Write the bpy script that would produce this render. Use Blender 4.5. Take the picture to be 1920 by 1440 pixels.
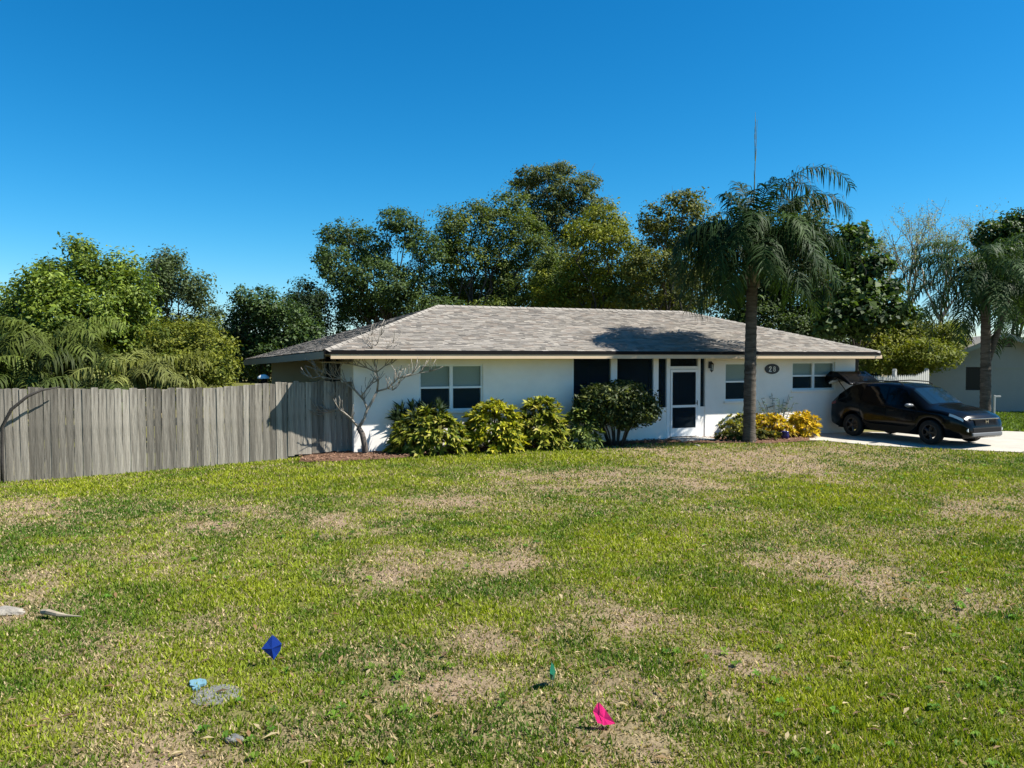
import bpy, bmesh, math, random
import numpy as np
from mathutils import Vector, Matrix

for _o in list(bpy.data.objects):
    bpy.data.objects.remove(_o)
SC = bpy.context.scene
COL = SC.collection
R = math.radians
rnd = random.Random(7)

# ------------------------------------------------------------------ camera, sky, sun, exposure
F, EYE = 1443.0, 2.4
PITCH = math.atan(50 / F)
cam = bpy.data.cameras.new('camera')
cam.sensor_width = 36
cam.lens = F / 1920 * 36
cam.clip_start, cam.clip_end = 0.1, 3000
camo = bpy.data.objects.new('camera', cam)
COL.objects.link(camo)
camo.location = (0, 0, EYE)
camo.rotation_euler = (math.pi / 2 - PITCH, 0, 0)
SC.camera = camo

SUN_AZ, SUN_EL = R(-8), R(49)          # azimuth from +X, towards +Y
world = bpy.data.worlds.new('World')
SC.world = world
world.use_nodes = True
wn, wl = world.node_tree.nodes, world.node_tree.links
wn.clear()
wo = wn.new('ShaderNodeOutputWorld')
wb = wn.new('ShaderNodeBackground')
wb.inputs['Strength'].default_value = 0.066
sky = wn.new('ShaderNodeTexSky')
sky.sky_type = 'NISHITA'
sky.sun_disc = False
sky.sun_elevation = SUN_EL
sky.sun_rotation = math.pi / 2 - SUN_AZ
sky.air_density = 1.0
sky.dust_density = 0.3
sky.ozone_density = 3.0
sky.altitude = 600
hs = wn.new('ShaderNodeHueSaturation')
hs.inputs['Saturation'].default_value = 1.3
hs.inputs['Value'].default_value = 1.0
wl.new(sky.outputs[0], hs.inputs['Color'])
tn = wn.new('ShaderNodeMix'); tn.data_type = 'RGBA'; tn.blend_type = 'MULTIPLY'
tn.inputs[0].default_value = 1
tn.inputs[7].default_value = (.62, .90, 1.0, 1)
wl.new(hs.outputs[0], tn.inputs[6])
sp = wn.new('ShaderNodeSeparateColor'); pw = wn.new('ShaderNodeMath'); pw.operation = 'POWER'; pw.inputs[1].default_value = 1.6
km = wn.new('ShaderNodeMath'); km.operation = 'MULTIPLY'; km.inputs[1].default_value = .60
cb = wn.new('ShaderNodeCombineColor')
wl.new(tn.outputs[2], sp.inputs[0]); wl.new(sp.outputs[0], pw.inputs[0]); wl.new(pw.outputs[0], km.inputs[0])
wl.new(km.outputs[0], cb.inputs[0]); wl.new(sp.outputs[1], cb.inputs[1]); wl.new(sp.outputs[2], cb.inputs[2])
wl.new(cb.outputs[0], wb.inputs['Color'])
wl.new(wb.outputs[0], wo.inputs['Surface'])

sun = bpy.data.lights.new('sun', 'SUN')
sun.energy = 5.0
sun.angle = R(0.53)
sun.color = (1.0, 0.95, 0.87)
suno = bpy.data.objects.new('sun', sun)
COL.objects.link(suno)
sd = Vector((math.cos(SUN_AZ) * math.cos(SUN_EL), math.sin(SUN_AZ) * math.cos(SUN_EL), math.sin(SUN_EL)))
suno.rotation_euler = sd.to_track_quat('Z', 'Y').to_euler()
suno.location = sd * 60

SC.view_settings.view_transform = 'Standard'
SC.view_settings.look = 'None'
SC.view_settings.gamma = 1
SC.view_settings.exposure = 1.25
SC.view_settings.use_curve_mapping = False


# ------------------------------------------------------------------ measuring helpers
def ray(px, py):
    a, b = (px - 960) / F, (720 - py) / F
    y = math.cos(PITCH) + b * math.sin(PITCH)
    z = -math.sin(PITCH) + b * math.cos(PITCH)
    return a / y, z / y


def at(px, py, d):
    a, z = ray(px, py)
    return Vector((a * d, d, EYE + z * d))


def sstep(a, b, x):
    t = np.clip((x - a) / (b - a), 0, 1)
    return t * t * (3 - 2 * t)


def gh(x, y):
    """height of the ground"""
    x = np.asarray(x, float); y = np.asarray(y, float)
    z = 0.33 * (1 - sstep(2.0, 19.0, y))
    z = z - 0.20 * sstep(-3.5, -9.5, x) * sstep(8, 14, y) * 1.0
    z = z + 0.018 * np.sin(x * .9 + y * .5) * np.sin(y * .7 - x * .35) * (1 - sstep(17, 19, y))
    return z


def gz(x, y):
    return float(gh(x, y))


def ground(px, py):
    d = 12.0
    for _ in range(40):
        a, zz = ray(px, py)
        d2 = (gz(a * d, d) - EYE) / zz
        d = 0.5 * d + 0.5 * min(max(d2, 1), 300)
    a, zz = ray(px, py)
    return Vector((a * d, d, gz(a * d, d)))


# ------------------------------------------------------------------ mesh helpers
class MB:
    def __init__(s):
        s.v, s.f, s.c = [], [], []

    def quad(s, pts, col=None):
        n = len(s.v)
        s.v += [tuple(p) for p in pts]
        s.f.append(tuple(range(n, n + len(pts))))
        s.c.append(col)

    def box(s, x0, x1, y0, y1, z0, z1, col=None, M=None):
        n = len(s.v)
        p = [(x, y, z) for z in (z0, z1) for y in (y0, y1) for x in (x0, x1)]
        if M is not None:
            p = [tuple(M @ Vector(q)) for q in p]
        s.v += p
        for q in ((0, 2, 3, 1), (4, 5, 7, 6), (0, 1, 5, 4), (2, 6, 7, 3), (0, 4, 6, 2), (1, 3, 7, 5)):
            s.f.append(tuple(n + i for i in q)); s.c.append(col)

    def tube(s, pts, rad, n=8, col=None, cap=True):
        pts = [Vector(p) for p in pts]
        if not hasattr(rad, '__len__'):
            rad = [rad] * len(pts)
        b = len(s.v)
        up = Vector((0, 0, 1))
        prev = None
        for i, p in enumerate(pts):
            t = (pts[min(i + 1, len(pts) - 1)] - pts[max(i - 1, 0)])
            t = t.normalized() if t.length > 1e-9 else up
            if prev is None:
                a = t.cross(Vector((0.31, 0.95, 0.05)))
                if a.length < .05:
                    a = t.cross(Vector((1, 0, 0)))
            else:
                a = prev - t * prev.dot(t)
            a.normalize(); prev = a
            c = t.cross(a)
            for k in range(n):
                w = 2 * math.pi * k / n
                s.v.append(tuple(p + (a * math.cos(w) + c * math.sin(w)) * rad[i]))
        for i in range(len(pts) - 1):
            for k in range(n):
                k2 = (k + 1) % n
                s.f.append((b + i * n + k, b + i * n + k2, b + (i + 1) * n + k2, b + (i + 1) * n + k)); s.c.append(col)
        if cap:
            s.f.append(tuple(b + k for k in reversed(range(n)))); s.c.append(col)
            s.f.append(tuple(b + (len(pts) - 1) * n + k for k in range(n))); s.c.append(col)

    def lathe(s, prof, n=24, M=None, col=None):
        """prof: (radius, height) pairs, about Z"""
        b = len(s.v)
        for r, z in prof:
            for k in range(n):
                w = 2 * math.pi * k / n
                p = Vector((r * math.cos(w), r * math.sin(w), z))
                s.v.append(tuple(M @ p if M is not None else p))
        for i in range(len(prof) - 1):
            for k in range(n):
                k2 = (k + 1) % n
                s.f.append((b + i * n + k, b + i * n + k2, b + (i + 1) * n + k2, b + (i + 1) * n + k)); s.c.append(col)

    def prism(s, outline, d0, d1, axis='y', M=None, col=None):
        """outline: list of 2D points, extruded from d0 to d1 along an axis"""
        n = len(outline); b = len(s.v)
        for d in (d0, d1):
            for (p, q) in outline:
                w = Vector((p, d, q)) if axis == 'y' else (Vector((p, q, d)) if axis == 'z' else Vector((d, p, q)))
                s.v.append(tuple(M @ w if M is not None else w))
        s.f.append(tuple(b + i for i in range(n))); s.c.append(col)
        s.f.append(tuple(b + n + i for i in reversed(range(n)))); s.c.append(col)
        for i in range(n):
            j = (i + 1) % n
            s.f.append((b + i, b + n + i, b + n + j, b + j)); s.c.append(col)

    def mesh(s, name, smooth=False, fix=True):
        me = bpy.data.meshes.new(name)
        me.from_pydata(s.v, [], s.f)
        if any(c is not None for c in s.c):
            at_ = me.color_attributes.new('tint', 'FLOAT_COLOR', 'CORNER')
            buf = []
            for f, c in zip(s.f, s.c):
                c = c or (1, 1, 1)
                buf += [c[0], c[1], c[2], 1.0] * len(f)
            at_.data.foreach_set('color', buf)
        if fix:
            bm = bmesh.new(); bm.from_mesh(me)
            bmesh.ops.recalc_face_normals(bm, faces=bm.faces)
            bm.to_mesh(me); bm.free()
        if smooth:
            me.polygons.foreach_set('use_smooth', [True] * len(me.polygons))
        me.update()
        return me


def link(name, me, mat=None, parent=None):
    o = bpy.data.objects.new(name, me)
    COL.objects.link(o)
    if mat is not None and me is not None:
        if len(me.materials) == 0:
            me.materials.append(mat)
    if parent is not None:
        o.parent = parent
    return o


def build(mb, name, mat, parent=None, smooth=False, bevel=0):
    me = mb.mesh(name, smooth)
    o = link(name, me, mat, parent)
    if bevel:
        m = o.modifiers.new('edge', 'BEVEL')
        m.width = bevel; m.segments = 2; m.limit_method = 'ANGLE'
    return o


def npmesh(name, V, Fc, col=None):
    """big mesh from arrays; faces all of one size; col per vertex"""
    V = np.asarray(V, np.float32); Fc = np.asarray(Fc, np.int32)
    me = bpy.data.meshes.new(name)
    n, k = Fc.shape
    me.vertices.add(len(V)); me.vertices.foreach_set('co', V.ravel())
    me.loops.add(n * k); me.loops.foreach_set('vertex_index', Fc.ravel())
    me.polygons.add(n)
    me.polygons.foreach_set('loop_start', np.arange(0, n * k, k, dtype=np.int32))
    me.polygons.foreach_set('loop_total', np.full(n, k, dtype=np.int32))
    if col is not None:
        a = me.color_attributes.new('tint', 'FLOAT_COLOR', 'POINT')
        c4 = np.ones((len(V), 4), np.float32); c4[:, :3] = col
        a.data.foreach_set('color', c4.ravel())
    me.update(calc_edges=True)
    return me


def empty(name, loc=(0, 0, 0), rz=0.0):
    o = bpy.data.objects.new(name, None)
    COL.objects.link(o)
    o.empty_display_size = .2
    o.location = loc
    o.rotation_euler = (0, 0, rz)
    return o


def tag(o, label=None, cat=None, group=None, kind=None):
    if label: o['label'] = label
    if cat: o['category'] = cat
    if group: o['group'] = group
    if kind: o['kind'] = kind
    return o


# ------------------------------------------------------------------ materials
def newmat(name):
    m = bpy.data.materials.new(name)
    m.use_nodes = True
    nt = m.node_tree
    return m, nt, nt.nodes['Principled BSDF']


def mat(name, col, rough=.7, var=0.0, scale=6.0, bump=0.0, bscale=40.0, metal=0.0, spec=.5, col2=None,
        stretch=(1, 1, 1), objrand=0.0, coat=0.0, tint=False):
    m, nt, p = newmat(name)
    N, Lk = nt.nodes, nt.links
    p.inputs['Roughness'].default_value = rough
    p.inputs['Metallic'].default_value = metal
    p.inputs['Specular IOR Level'].default_value = spec
    p.inputs['Coat Weight'].default_value = coat
    p.inputs['Coat Roughness'].default_value = .03
    tc = N.new('ShaderNodeTexCoord')
    mp = N.new('ShaderNodeMapping')
    mp.inputs['Scale'].default_value = stretch
    Lk.new(tc.outputs['Object'], mp.inputs['Vector'])
    out = None
    if var or col2:
        nz = N.new('ShaderNodeTexNoise')
        nz.inputs['Scale'].default_value = scale
        nz.inputs['Detail'].default_value = 6
        nz.inputs['Roughness'].default_value = .65
        Lk.new(mp.outputs[0], nz.inputs['Vector'])
        cr = N.new('ShaderNodeValToRGB')
        cr.color_ramp.elements[0].position = .3 + .08 * (var > .6)
        cr.color_ramp.elements[1].position = .7 - .06 * (var > .6)
        c1 = [c * (1 - var) for c in col]
        c2 = col2 or [min(1, c * (1 + var)) for c in col]
        cr.color_ramp.elements[0].color = (*c1, 1)
        cr.color_ramp.elements[1].color = (*c2, 1)
        Lk.new(nz.outputs[0], cr.inputs[0])
        out = cr.outputs[0]
    if objrand:
        oi = N.new('ShaderNodeObjectInfo')
        mr = N.new('ShaderNodeMapRange')
        mr.inputs['To Min'].default_value = 1 - objrand
        mr.inputs['To Max'].default_value = 1 + objrand
        Lk.new(oi.outputs['Random'], mr.inputs['Value'])
        mx = N.new('ShaderNodeMix'); mx.data_type = 'RGBA'; mx.blend_type = 'MULTIPLY'
        mx.inputs[0].default_value = 1
        if out: Lk.new(out, mx.inputs[6])
        else: mx.inputs[6].default_value = (*col, 1)
        Lk.new(mr.outputs[0], mx.inputs[7])
        out = mx.outputs[2]
    if tint:
        va = N.new('ShaderNodeVertexColor'); va.layer_name = 'tint'
        mx = N.new('ShaderNodeMix'); mx.data_type = 'RGBA'; mx.blend_type = 'MULTIPLY'
        mx.inputs[0].default_value = 1
        if out: Lk.new(out, mx.inputs[6])
        else: mx.inputs[6].default_value = (*col, 1)
        Lk.new(va.outputs[0], mx.inputs[7])
        out = mx.outputs[2]
    if out: Lk.new(out, p.inputs['Base Color'])
    else: p.inputs['Base Color'].default_value = (*col, 1)
    if bump:
        n2 = N.new('ShaderNodeTexNoise')
        n2.inputs['Scale'].default_value = bscale
        n2.inputs['Detail'].default_value = 5
        Lk.new(mp.outputs[0], n2.inputs['Vector'])
        bp = N.new('ShaderNodeBump')
        bp.inputs['Strength'].default_value = bump
        bp.inputs['Distance'].default_value = .02
        Lk.new(n2.outputs[0], bp.inputs['Height'])
        Lk.new(bp.outputs[0], p.inputs['Normal'])
    return m


def leafmat(name, trans=.3, rough=.55, spec=.3):
    """foliage: colour of each leaf from its own attribute, some light through"""
    m, nt, p = newmat(name)
    N, Lk = nt.nodes, nt.links
    va = N.new('ShaderNodeVertexColor'); va.layer_name = 'tint'
    p.inputs['Roughness'].default_value = rough
    p.inputs['Specular IOR Level'].default_value = spec
    Lk.new(va.outputs[0], p.inputs['Base Color'])
    tr = N.new('ShaderNodeBsdfTranslucent')
    mul = N.new('ShaderNodeMix'); mul.data_type = 'RGBA'; mul.blend_type = 'MULTIPLY'
    mul.inputs[0].default_value = 1
    mul.inputs[7].default_value = (1.25, 1.3, .5, 1)
    Lk.new(va.outputs[0], mul.inputs[6])
    Lk.new(mul.outputs[2], tr.inputs['Color'])
    ms = N.new('ShaderNodeMixShader')
    ms.inputs[0].default_value = trans
    Lk.new(p.outputs[0], ms.inputs[1]); Lk.new(tr.outputs[0], ms.inputs[2])
    Lk.new(ms.outputs[0], N['Material Output'].inputs['Surface'])
    return m


def glassmat(name, col, clear, rough=.03):
    m, nt, p = newmat(name)
    N, Lk = nt.nodes, nt.links
    p.inputs['Base Color'].default_value = (*col, 1)
    p.inputs['Roughness'].default_value = rough
    p.inputs['Specular IOR Level'].default_value = .6 if rough < .5 else .05
    tr = N.new('ShaderNodeBsdfTransparent')
    tr.inputs['Color'].default_value = (.85, .9, .9, 1)
    ms = N.new('ShaderNodeMixShader'); ms.inputs[0].default_value = clear
    Lk.new(p.outputs[0], ms.inputs[1]); Lk.new(tr.outputs[0], ms.inputs[2])
    Lk.new(ms.outputs[0], N['Material Output'].inputs['Surface'])
    return m


def vinylmat(name, col, trans=.5):
    m, nt, p = newmat(name)
    N, Lk = nt.nodes, nt.links
    p.inputs['Base Color'].default_value = (*col, 1); p.inputs['Roughness'].default_value = .4
    tr = N.new('ShaderNodeBsdfTranslucent'); tr.inputs['Color'].default_value = (*col, 1)
    ms = N.new('ShaderNodeMixShader'); ms.inputs[0].default_value = trans
    Lk.new(p.outputs[0], ms.inputs[1]); Lk.new(tr.outputs[0], ms.inputs[2])
    Lk.new(ms.outputs[0], N['Material Output'].inputs['Surface'])
    return m


M = dict(
    wall=mat('white_stucco', (.82, .785, .725), .85, var=.07, scale=1.1, bump=.25, bscale=55),
    trim=mat('white_trim', (.78, .78, .76), .5, var=.04, scale=4),
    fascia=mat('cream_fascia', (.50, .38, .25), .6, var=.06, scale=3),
    drip=mat('shadow_and_seam_black', (.007, .006, .006), .7, spec=.1),  # near black imitates the shadow line under the shingles; door seams share it
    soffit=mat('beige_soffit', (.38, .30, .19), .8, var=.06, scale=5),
    shingle=mat('roof_shingle', (1, 1, 1), .95, var=.10, scale=30, bump=.6, bscale=160, spec=.15, tint=True),
    deck=mat('roof_deck', (.30, .27, .25), .95, var=.15, scale=8, spec=.1),
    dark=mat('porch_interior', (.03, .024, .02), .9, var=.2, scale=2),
    porchfloor=mat('porch_floor', (.22, .2, .18), .8, var=.1),
    blind=mat('window_blind', (.80, .82, .78), .6),
    alu=mat('window_aluminium', (.74, .76, .75), .4, var=.03, scale=9),
    glass=glassmat('window_glass', (.03, .045, .05), .90),
    screen=glassmat('insect_screen', (.016, .026, .036), .5, .8),
    wood=mat('weathered_plank', (.175, .158, .128), .95, var=.45, scale=3.4, bump=.6, bscale=22,
             stretch=(6, 6, .45), objrand=.42, spec=.1, col2=(.345, .315, .262)),
    rail=mat('weathered_rail', (.22, .2, .17), .95, var=.3, scale=6, spec=.1),
    concrete=mat('driveway_concrete', (.36, .335, .285), .9, var=.14, scale=1.4, bump=.3, bscale=60, spec=.2),
    kerb=mat('edging_concrete', (.46, .43, .38), .9, var=.15, scale=6, bump=.3, bscale=60),
    black=mat('black_metal', (.012, .012, .013), .45),
    white=mat('white_paint', (.78, .78, .75), .5),
    vinyl=mat('white_vinyl', (.40, .40, .37), .5, var=.06, scale=3),
    palmtrunk=mat('palm_trunk', (.085, .074, .060), .95, var=.6, scale=3.2, bump=1.0, bscale=8, stretch=(1, 1, 5), spec=.1),
    bark=mat('tree_bark', (.055, .05, .042), .95, var=.35, scale=5, bump=.7, bscale=14, stretch=(1, 1, .4), spec=.1),
    greybark=mat('grey_bark', (.24, .215, .18), .9, var=.3, scale=9, bump=.5, bscale=30, spec=.15),
    palebark=mat('pale_bark', (.33, .29, .25), .9, var=.2, scale=6, spec=.1),
    leaf=leafmat('foliage', .30, .65, .2),
    gloss=leafmat('glossy_foliage', .28, .58, .22),
    frond=leafmat('palm_frond', .24, .6, .12),
    blade=leafmat('grass_blade', .32, .6, .2),
    nwall=mat('neighbour_stucco', (.32, .315, .285), .9, var=.05, scale=1.5, bump=.2, bscale=40),
    nroof=mat('neighbour_shingle', (.20, .19, .17), .95, var=.25, scale=9, spec=.1),
    ntrim=mat('neighbour_trim', (.30, .30, .25), .6),
    paint=mat('car_paint', (.0022, .0026, .0034), .22, metal=.0, coat=.18, spec=.15),
    windscreen=mat('windscreen_glass', (.006, .012, .016), .06, spec=.75),
    carglass=mat('car_glass', (.003, .0045, .006), .05, spec=.28),
    cartrim=mat('car_plastic', (.006, .006, .006), .6, spec=.2),
    tyre=mat('tyre_rubber', (.006, .006, .006), .85),
    rim=mat('alloy_rim', (.05, .05, .052), .4, metal=.7),
    chrome=mat('chrome', (.72, .73, .75), .15, metal=1.0),
    lens=mat('headlight_lens', (.55, .6, .62), .12, spec=.8),
    taillens=mat('tail_lens', (.16, .006, .006), .15),
    silver=mat('silver_trim', (.13, .135, .14), .45, metal=.3),
    mirror=mat('mirror_shell', (.12, .125, .13), .3),
    blueflag=vinylmat('blue_vinyl', (.004, .03, .22), .2),
    greenflag=vinylmat('green_vinyl', (.004, .12, .07), .25),
    pinkflag=vinylmat('pink_vinyl', (.92, .03, .22), .55),
    wire=mat('flag_wire', (.25, .24, .22), .5, metal=.6),
    lid=mat('meter_lid', (.12, .122, .115), .9, var=.35, scale=12, bump=.6, bscale=40),
    bluepaint=mat('blue_marking_paint', (.10, .21, .26), .8, var=.25, scale=25),
    stone=mat('pale_stone', (.22, .20, .165), .9, var=.2, scale=18, bump=.5, bscale=40),
    pot=mat('blue_glaze', (.010, .011, .085), .15, spec=.5),
    utility=mat('utility_green', (.34, .44, .41), .6, var=.1, scale=6),
)


# ------------------------------------------------------------------ noise
def vnoise(x, y, s, seed):
    x = np.asarray(x) / s + seed * 17.31; y = np.asarray(y) / s - seed * 9.77
    xi, yi = np.floor(x).astype(np.int64), np.floor(y).astype(np.int64)
    fx, fy = x - xi, y - yi
    fx = fx * fx * (3 - 2 * fx); fy = fy * fy * (3 - 2 * fy)

    def h(a, b):
        n = (a * 374761393 + b * 668265263 + seed * 1442695) & 0x7fffffff
        n = ((n ^ (n >> 13)) * 1274126177) & 0x7fffffff
        return ((n ^ (n >> 16)) & 0xffff) / 65535.0
    return (h(xi, yi) * (1 - fx) + h(xi + 1, yi) * fx) * (1 - fy) + (h(xi, yi + 1) * (1 - fx) + h(xi + 1, yi + 1) * fx) * fy


def fbm(x, y, s, seed, o=4):
    t = 0; a = .5; n = 0
    for k in range(o):
        t = t + a * vnoise(x, y, s, seed + k); n += a
        a *= .55; s *= .5
    return t / n


# worn places and lush places in the lawn: (px, py, half width px, half height px, weight)
DRYP = [(250, 1400, 130, 50, .8), (160, 1210, 120, 30, .45), (1000, 1290, 90, 30, .5), (1520, 1260, 80, 26, .4), (840, 940, 120, 14, .5),(1470, 1042, 75, 26, 1.0), (1400, 868, 190, 24, .9), (620, 985, 90, 18, .85), (730, 1090, 70, 34, .8), (930, 1050, 70, 22, .85),
        (1650, 1092, 95, 36, .85), (1170, 1168, 110, 24, .8), (860, 1285, 150, 38, .85), (560, 1362, 80, 34, .75), (220, 1405, 110, 48, 1.0),
        (40, 955, 80, 22, .8), (60, 1105, 90, 30, .45), (20, 1140, 40, 10, .8), (1390, 1265, 90, 34, .7), (930, 1190, 70, 24, .6),
        (1240, 1295, 90, 24, .5), (1830, 962, 70, 14, .7), (1840, 1145, 80, 30, .7), (1290, 915, 110, 26, .75), (440, 970, 90, 22, .5),
        (340, 1180, 130, 30, .3), (1100, 905, 230, 20, .55), (1640, 870, 100, 12, .5), (1330, 1180, 90, 30, .55), (700, 1370, 90, 26, .6),
        (1060, 1120, 100, 24, .45), (250, 1290, 120, 34, .45), (1150, 1380, 120, 34, .55), (320, 1045, 120, 26, .4)]
LUSHP = [(1540, 930, 140, 34, 1.0), (1850, 1060, 80, 36, .9), (130, 918, 140, 16, .8), (1620, 1370, 230, 70, .7), (560, 905, 260, 26, .7),
         (1180, 1010, 160, 26, .5), (900, 860, 320, 14, .9), (1420, 1110, 150, 26, .6), (1620, 1190, 160, 40, .5), (700, 1440, 200, 40, .6),
         (1760, 905, 120, 24, .6), (830, 1150, 130, 30, .4), (400, 1110, 200, 40, .3)]


def screen_xy(x, y, z):
    """where a ground point falls in the photograph, used to place the worn patches on the ground"""
    dz = z - EYE
    yc = y * math.cos(PITCH) - dz * math.sin(PITCH)
    zc = y * math.sin(PITCH) + dz * math.cos(PITCH)
    yc = np.maximum(yc, .4)
    return 960 + F * x / yc, 720 - F * zc / yc


def lawn_state(x, y):
    """dryness 0..1 and lushness 0..1 of the lawn at ground points"""
    z = gh(x, y)
    # ragged outlines: the places are looked up through a wandering offset
    wx = x + .9 * (fbm(x, y, .9, 91) - .5) + .3 * (fbm(x, y, .25, 92, 2) - .5)
    wy = y + 1.3 * (fbm(x, y, 1.0, 93) - .5) + .35 * (fbm(x, y, .25, 94, 2) - .5)
    px, py = screen_xy(wx, wy, z)
    dry = np.zeros_like(x); lush = np.zeros_like(x)
    for (a, b, w, h, k) in DRYP:
        d2 = (((px - a) / w) ** 2 + ((py - b) / h) ** 2) * .62
        dry = np.maximum(dry, k * np.exp(-d2 * .9))
    for (a, b, w, h, k) in LUSHP:
        d2 = ((px - a) / w) ** 2 + ((py - b) / h) ** 2
        lush = np.maximum(lush, k * np.exp(-d2 * .9))
    n1 = fbm(x, y, 1.5, 3); n2 = fbm(x, y, .45, 11); n3 = fbm(x, y, 4.5, 23)
    dry = 1.1 * dry * (.25 + 1.35 * n2) + .025 + 1.3 * np.clip(n1 - .46, 0, 1) + .9 * np.clip(n3 - .5, 0, 1) + .9 * np.clip(n2 - .48, 0, 1) - .40 * lush
    return np.clip(dry, 0, 1), np.clip(lush * (.6 + .8 * n1), 0, 1)


# ------------------------------------------------------------------ ground
LX, LY, HA = -3.92, 19.03, R(20.7)
HC, HS = math.cos(HA), math.sin(HA)


def h2w(u, v, z=0.0):
    return Vector((LX + u * HC - v * HS, LY + u * HS + v * HC, z))


def graded(a, b, step, far):
    c = list(np.arange(a, b + 1e-6, step))
    lo, hi, s = [], [], step
    x, y = a, b
    while x > -far or y < far:
        s *= 1.35
        x -= s; y += s
        lo.append(x); hi.append(y)
    return np.array(lo[::-1] + c + hi)


gx = graded(-17, 20, .16, 900.0)
gy = graded(-4, 31, .16, 1500.0)
GX, GY = np.meshgrid(gx, gy)
GZ = gh(GX, GY) - .03 * np.clip((np.hypot(GX, GY) - 60) / 60, 0, 3)
dr, lu = lawn_state(GX.ravel(), GY.ravel())
soil_g = np.array([.125, .13, .034]); soil_d = np.array([.25, .185, .125])
nn = fbm(GX.ravel(), GY.ravel(), .12, 41, 3)[:, None]
gcol = (soil_g * (1 - dr[:, None]) + soil_d * dr[:, None]) * (.7 + .6 * nn)
ny_, nx_ = GX.shape
idx = np.arange(ny_ * nx_).reshape(ny_, nx_)
gf = np.stack([idx[:-1, :-1], idx[:-1, 1:], idx[1:, 1:], idx[1:, :-1]], -1).reshape(-1, 4)
me = npmesh('lawn', np.stack([GX, GY, GZ], -1).reshape(-1, 3), gf, gcol)
lawn = link('lawn', me, mat('lawn_soil', (1, 1, 1), 1.0, var=.35, scale=14, bump=.8, bscale=45, spec=.05, tint=True))
tag(lawn, 'patchy front lawn of green and straw coloured grass', kind='structure')


def sheet(name, poly_fn, n, m, material, lift, label):
    """a draped sheet following the ground: poly_fn(s, t) gives x, y"""
    V, Fc = [], []
    for i in range(n + 1):
        for j in range(m + 1):
            x, y = poly_fn(i / n, j / m)
            e = 1.0 if 0 < i < n and 0 < j < m else 0.4
            V.append((x, y, gz(x, y) + lift * e))
    for i in range(n):
        for j in range(m):
            a = i * (m + 1) + j
            Fc.append((a, a + m + 1, a + m + 2, a + 1))
    o = link(name, npmesh(name, V, Fc), material)
    tag(o, label, kind='structure')
    return o


def interp_path(P, t):
    t = t * (len(P) - 1); i = min(int(t), len(P) - 2); f = t - i
    return (P[i][0] * (1 - f) + P[i + 1][0] * f, P[i][1] * (1 - f) + P[i + 1][1] * f)


g1 = lambda px, py: tuple(ground(px, py)[:2])
DR_LO = [g1(1440, 832), g1(1535, 826), g1(1640, 836), g1(1780, 843), g1(1920, 849), g1(2250, 866)]
DR_HI = [tuple(h2w(14.2, -.02)[:2]), tuple(h2w(16.4, -.3)[:2]), tuple(h2w(18.5, -1.5)[:2]), g1(1885, 809), g1(1960, 812), g1(2400, 826)]
sheet('driveway', lambda s, t: tuple(np.array(interp_path(DR_LO, s)) * (1 - t) + np.array(interp_path(DR_HI, s)) * t), 30, 10,
      M['concrete'], .035, 'pale concrete driveway running under the black car')

mulch_m = mat('bark_mulch', (.10, .062, .042), 1.0, var=.5, scale=30, bump=1.0, bscale=60, spec=.05, col2=(.20, .115, .075))
BED_LO = [g1(560, 868), g1(640, 866), g1(720, 862), g1(850, 852), g1(1000, 841), g1(1120, 835), g1(1250, 831), g1(1340, 831), g1(1440, 832), g1(1530, 827)]
BED_HI = [tuple(h2w(u, -.01)[:2]) for u in (-1.5, -.7, 1, 2.8, 5, 7, 9, 10.5, 12.3, 14.2)]
BED_HI[0] = g1(565, 853); BED_HI[1] = g1(640, 846)
sheet('mulch_bed', lambda s, t: tuple(np.array(interp_path(BED_LO, s)) * (1 - t) + np.array(interp_path(BED_HI, s)) * t), 40, 8,
      mulch_m, .05, 'reddish bark mulch bed along the front of the white house')

# loose bark chips lying on the mulch
rg = np.random.default_rng(5)
V, Fc, Cc = [], [], []
for k in range(2600):
    s, t = rg.random(), rg.random() ** 1.2
    x, y = np.array(interp_path(BED_LO, s)) * (1 - t) + np.array(interp_path(BED_HI, s)) * t
    a, l, w = rg.random() * 6.28, rg.uniform(.03, .09), rg.uniform(.01, .022)
    z = gz(x, y) + .05 + rg.uniform(0, .02)
    ca, sa = math.cos(a), math.sin(a); b = len(V)
    for (p, q, r) in ((-l, -w, 0), (l, -w, rg.uniform(0, .03)), (l, w, rg.uniform(0, .03)), (-l, w, 0.004)):
        V.append((x + (p * ca - q * sa) / 2, y + (p * sa + q * ca) / 2, z + r))
    Fc.append((b, b + 1, b + 2, b + 3))
    c = np.array([.20, .12, .08]) * rg.uniform(.5, 1.5)
    Cc += [c] * 4
o = link('mulch_chips', npmesh('mulch_chips', V, Fc, np.array(Cc)), mat('mulch_chip', (1, 1, 1), .95, spec=.1, tint=True))
tag(o, 'loose reddish bark chips scattered over the mulch bed', kind='stuff')


# ------------------------------------------------------------------ the white house
house = empty('house', (LX, LY, 0), HA)
tag(house, 'white single storey house with hipped grey shingle roof and screened porch', 'house')
HL, HD = 15.95, 7.2
ZS = 2.43           # soffit height
OV = .68            # roof overhang
PU0, PU1 = 5.96, 10.28


def wall_panel(u0, u1, z0, z1, openings, v0=0, v1=.2):
    """a wall along u with rectangular openings (a0, a1, b0, b1)"""
    mb = MB()
    us = sorted({u0, u1, *[o[0] for o in openings], *[o[1] for o in openings]})
    for a, b in zip(us, us[1:]):
        z = z0
        op = sorted([o for o in openings if o[0] <= a + 1e-6 and o[1] >= b - 1e-6], key=lambda o: o[2])
        for o in op:
            if o[2] > z: mb.box(a, b, v0, v1, z, o[2])
            z = o[3]
        if z < z1: mb.box(a, b, v0, v1, z, z1)
    return mb


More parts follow.
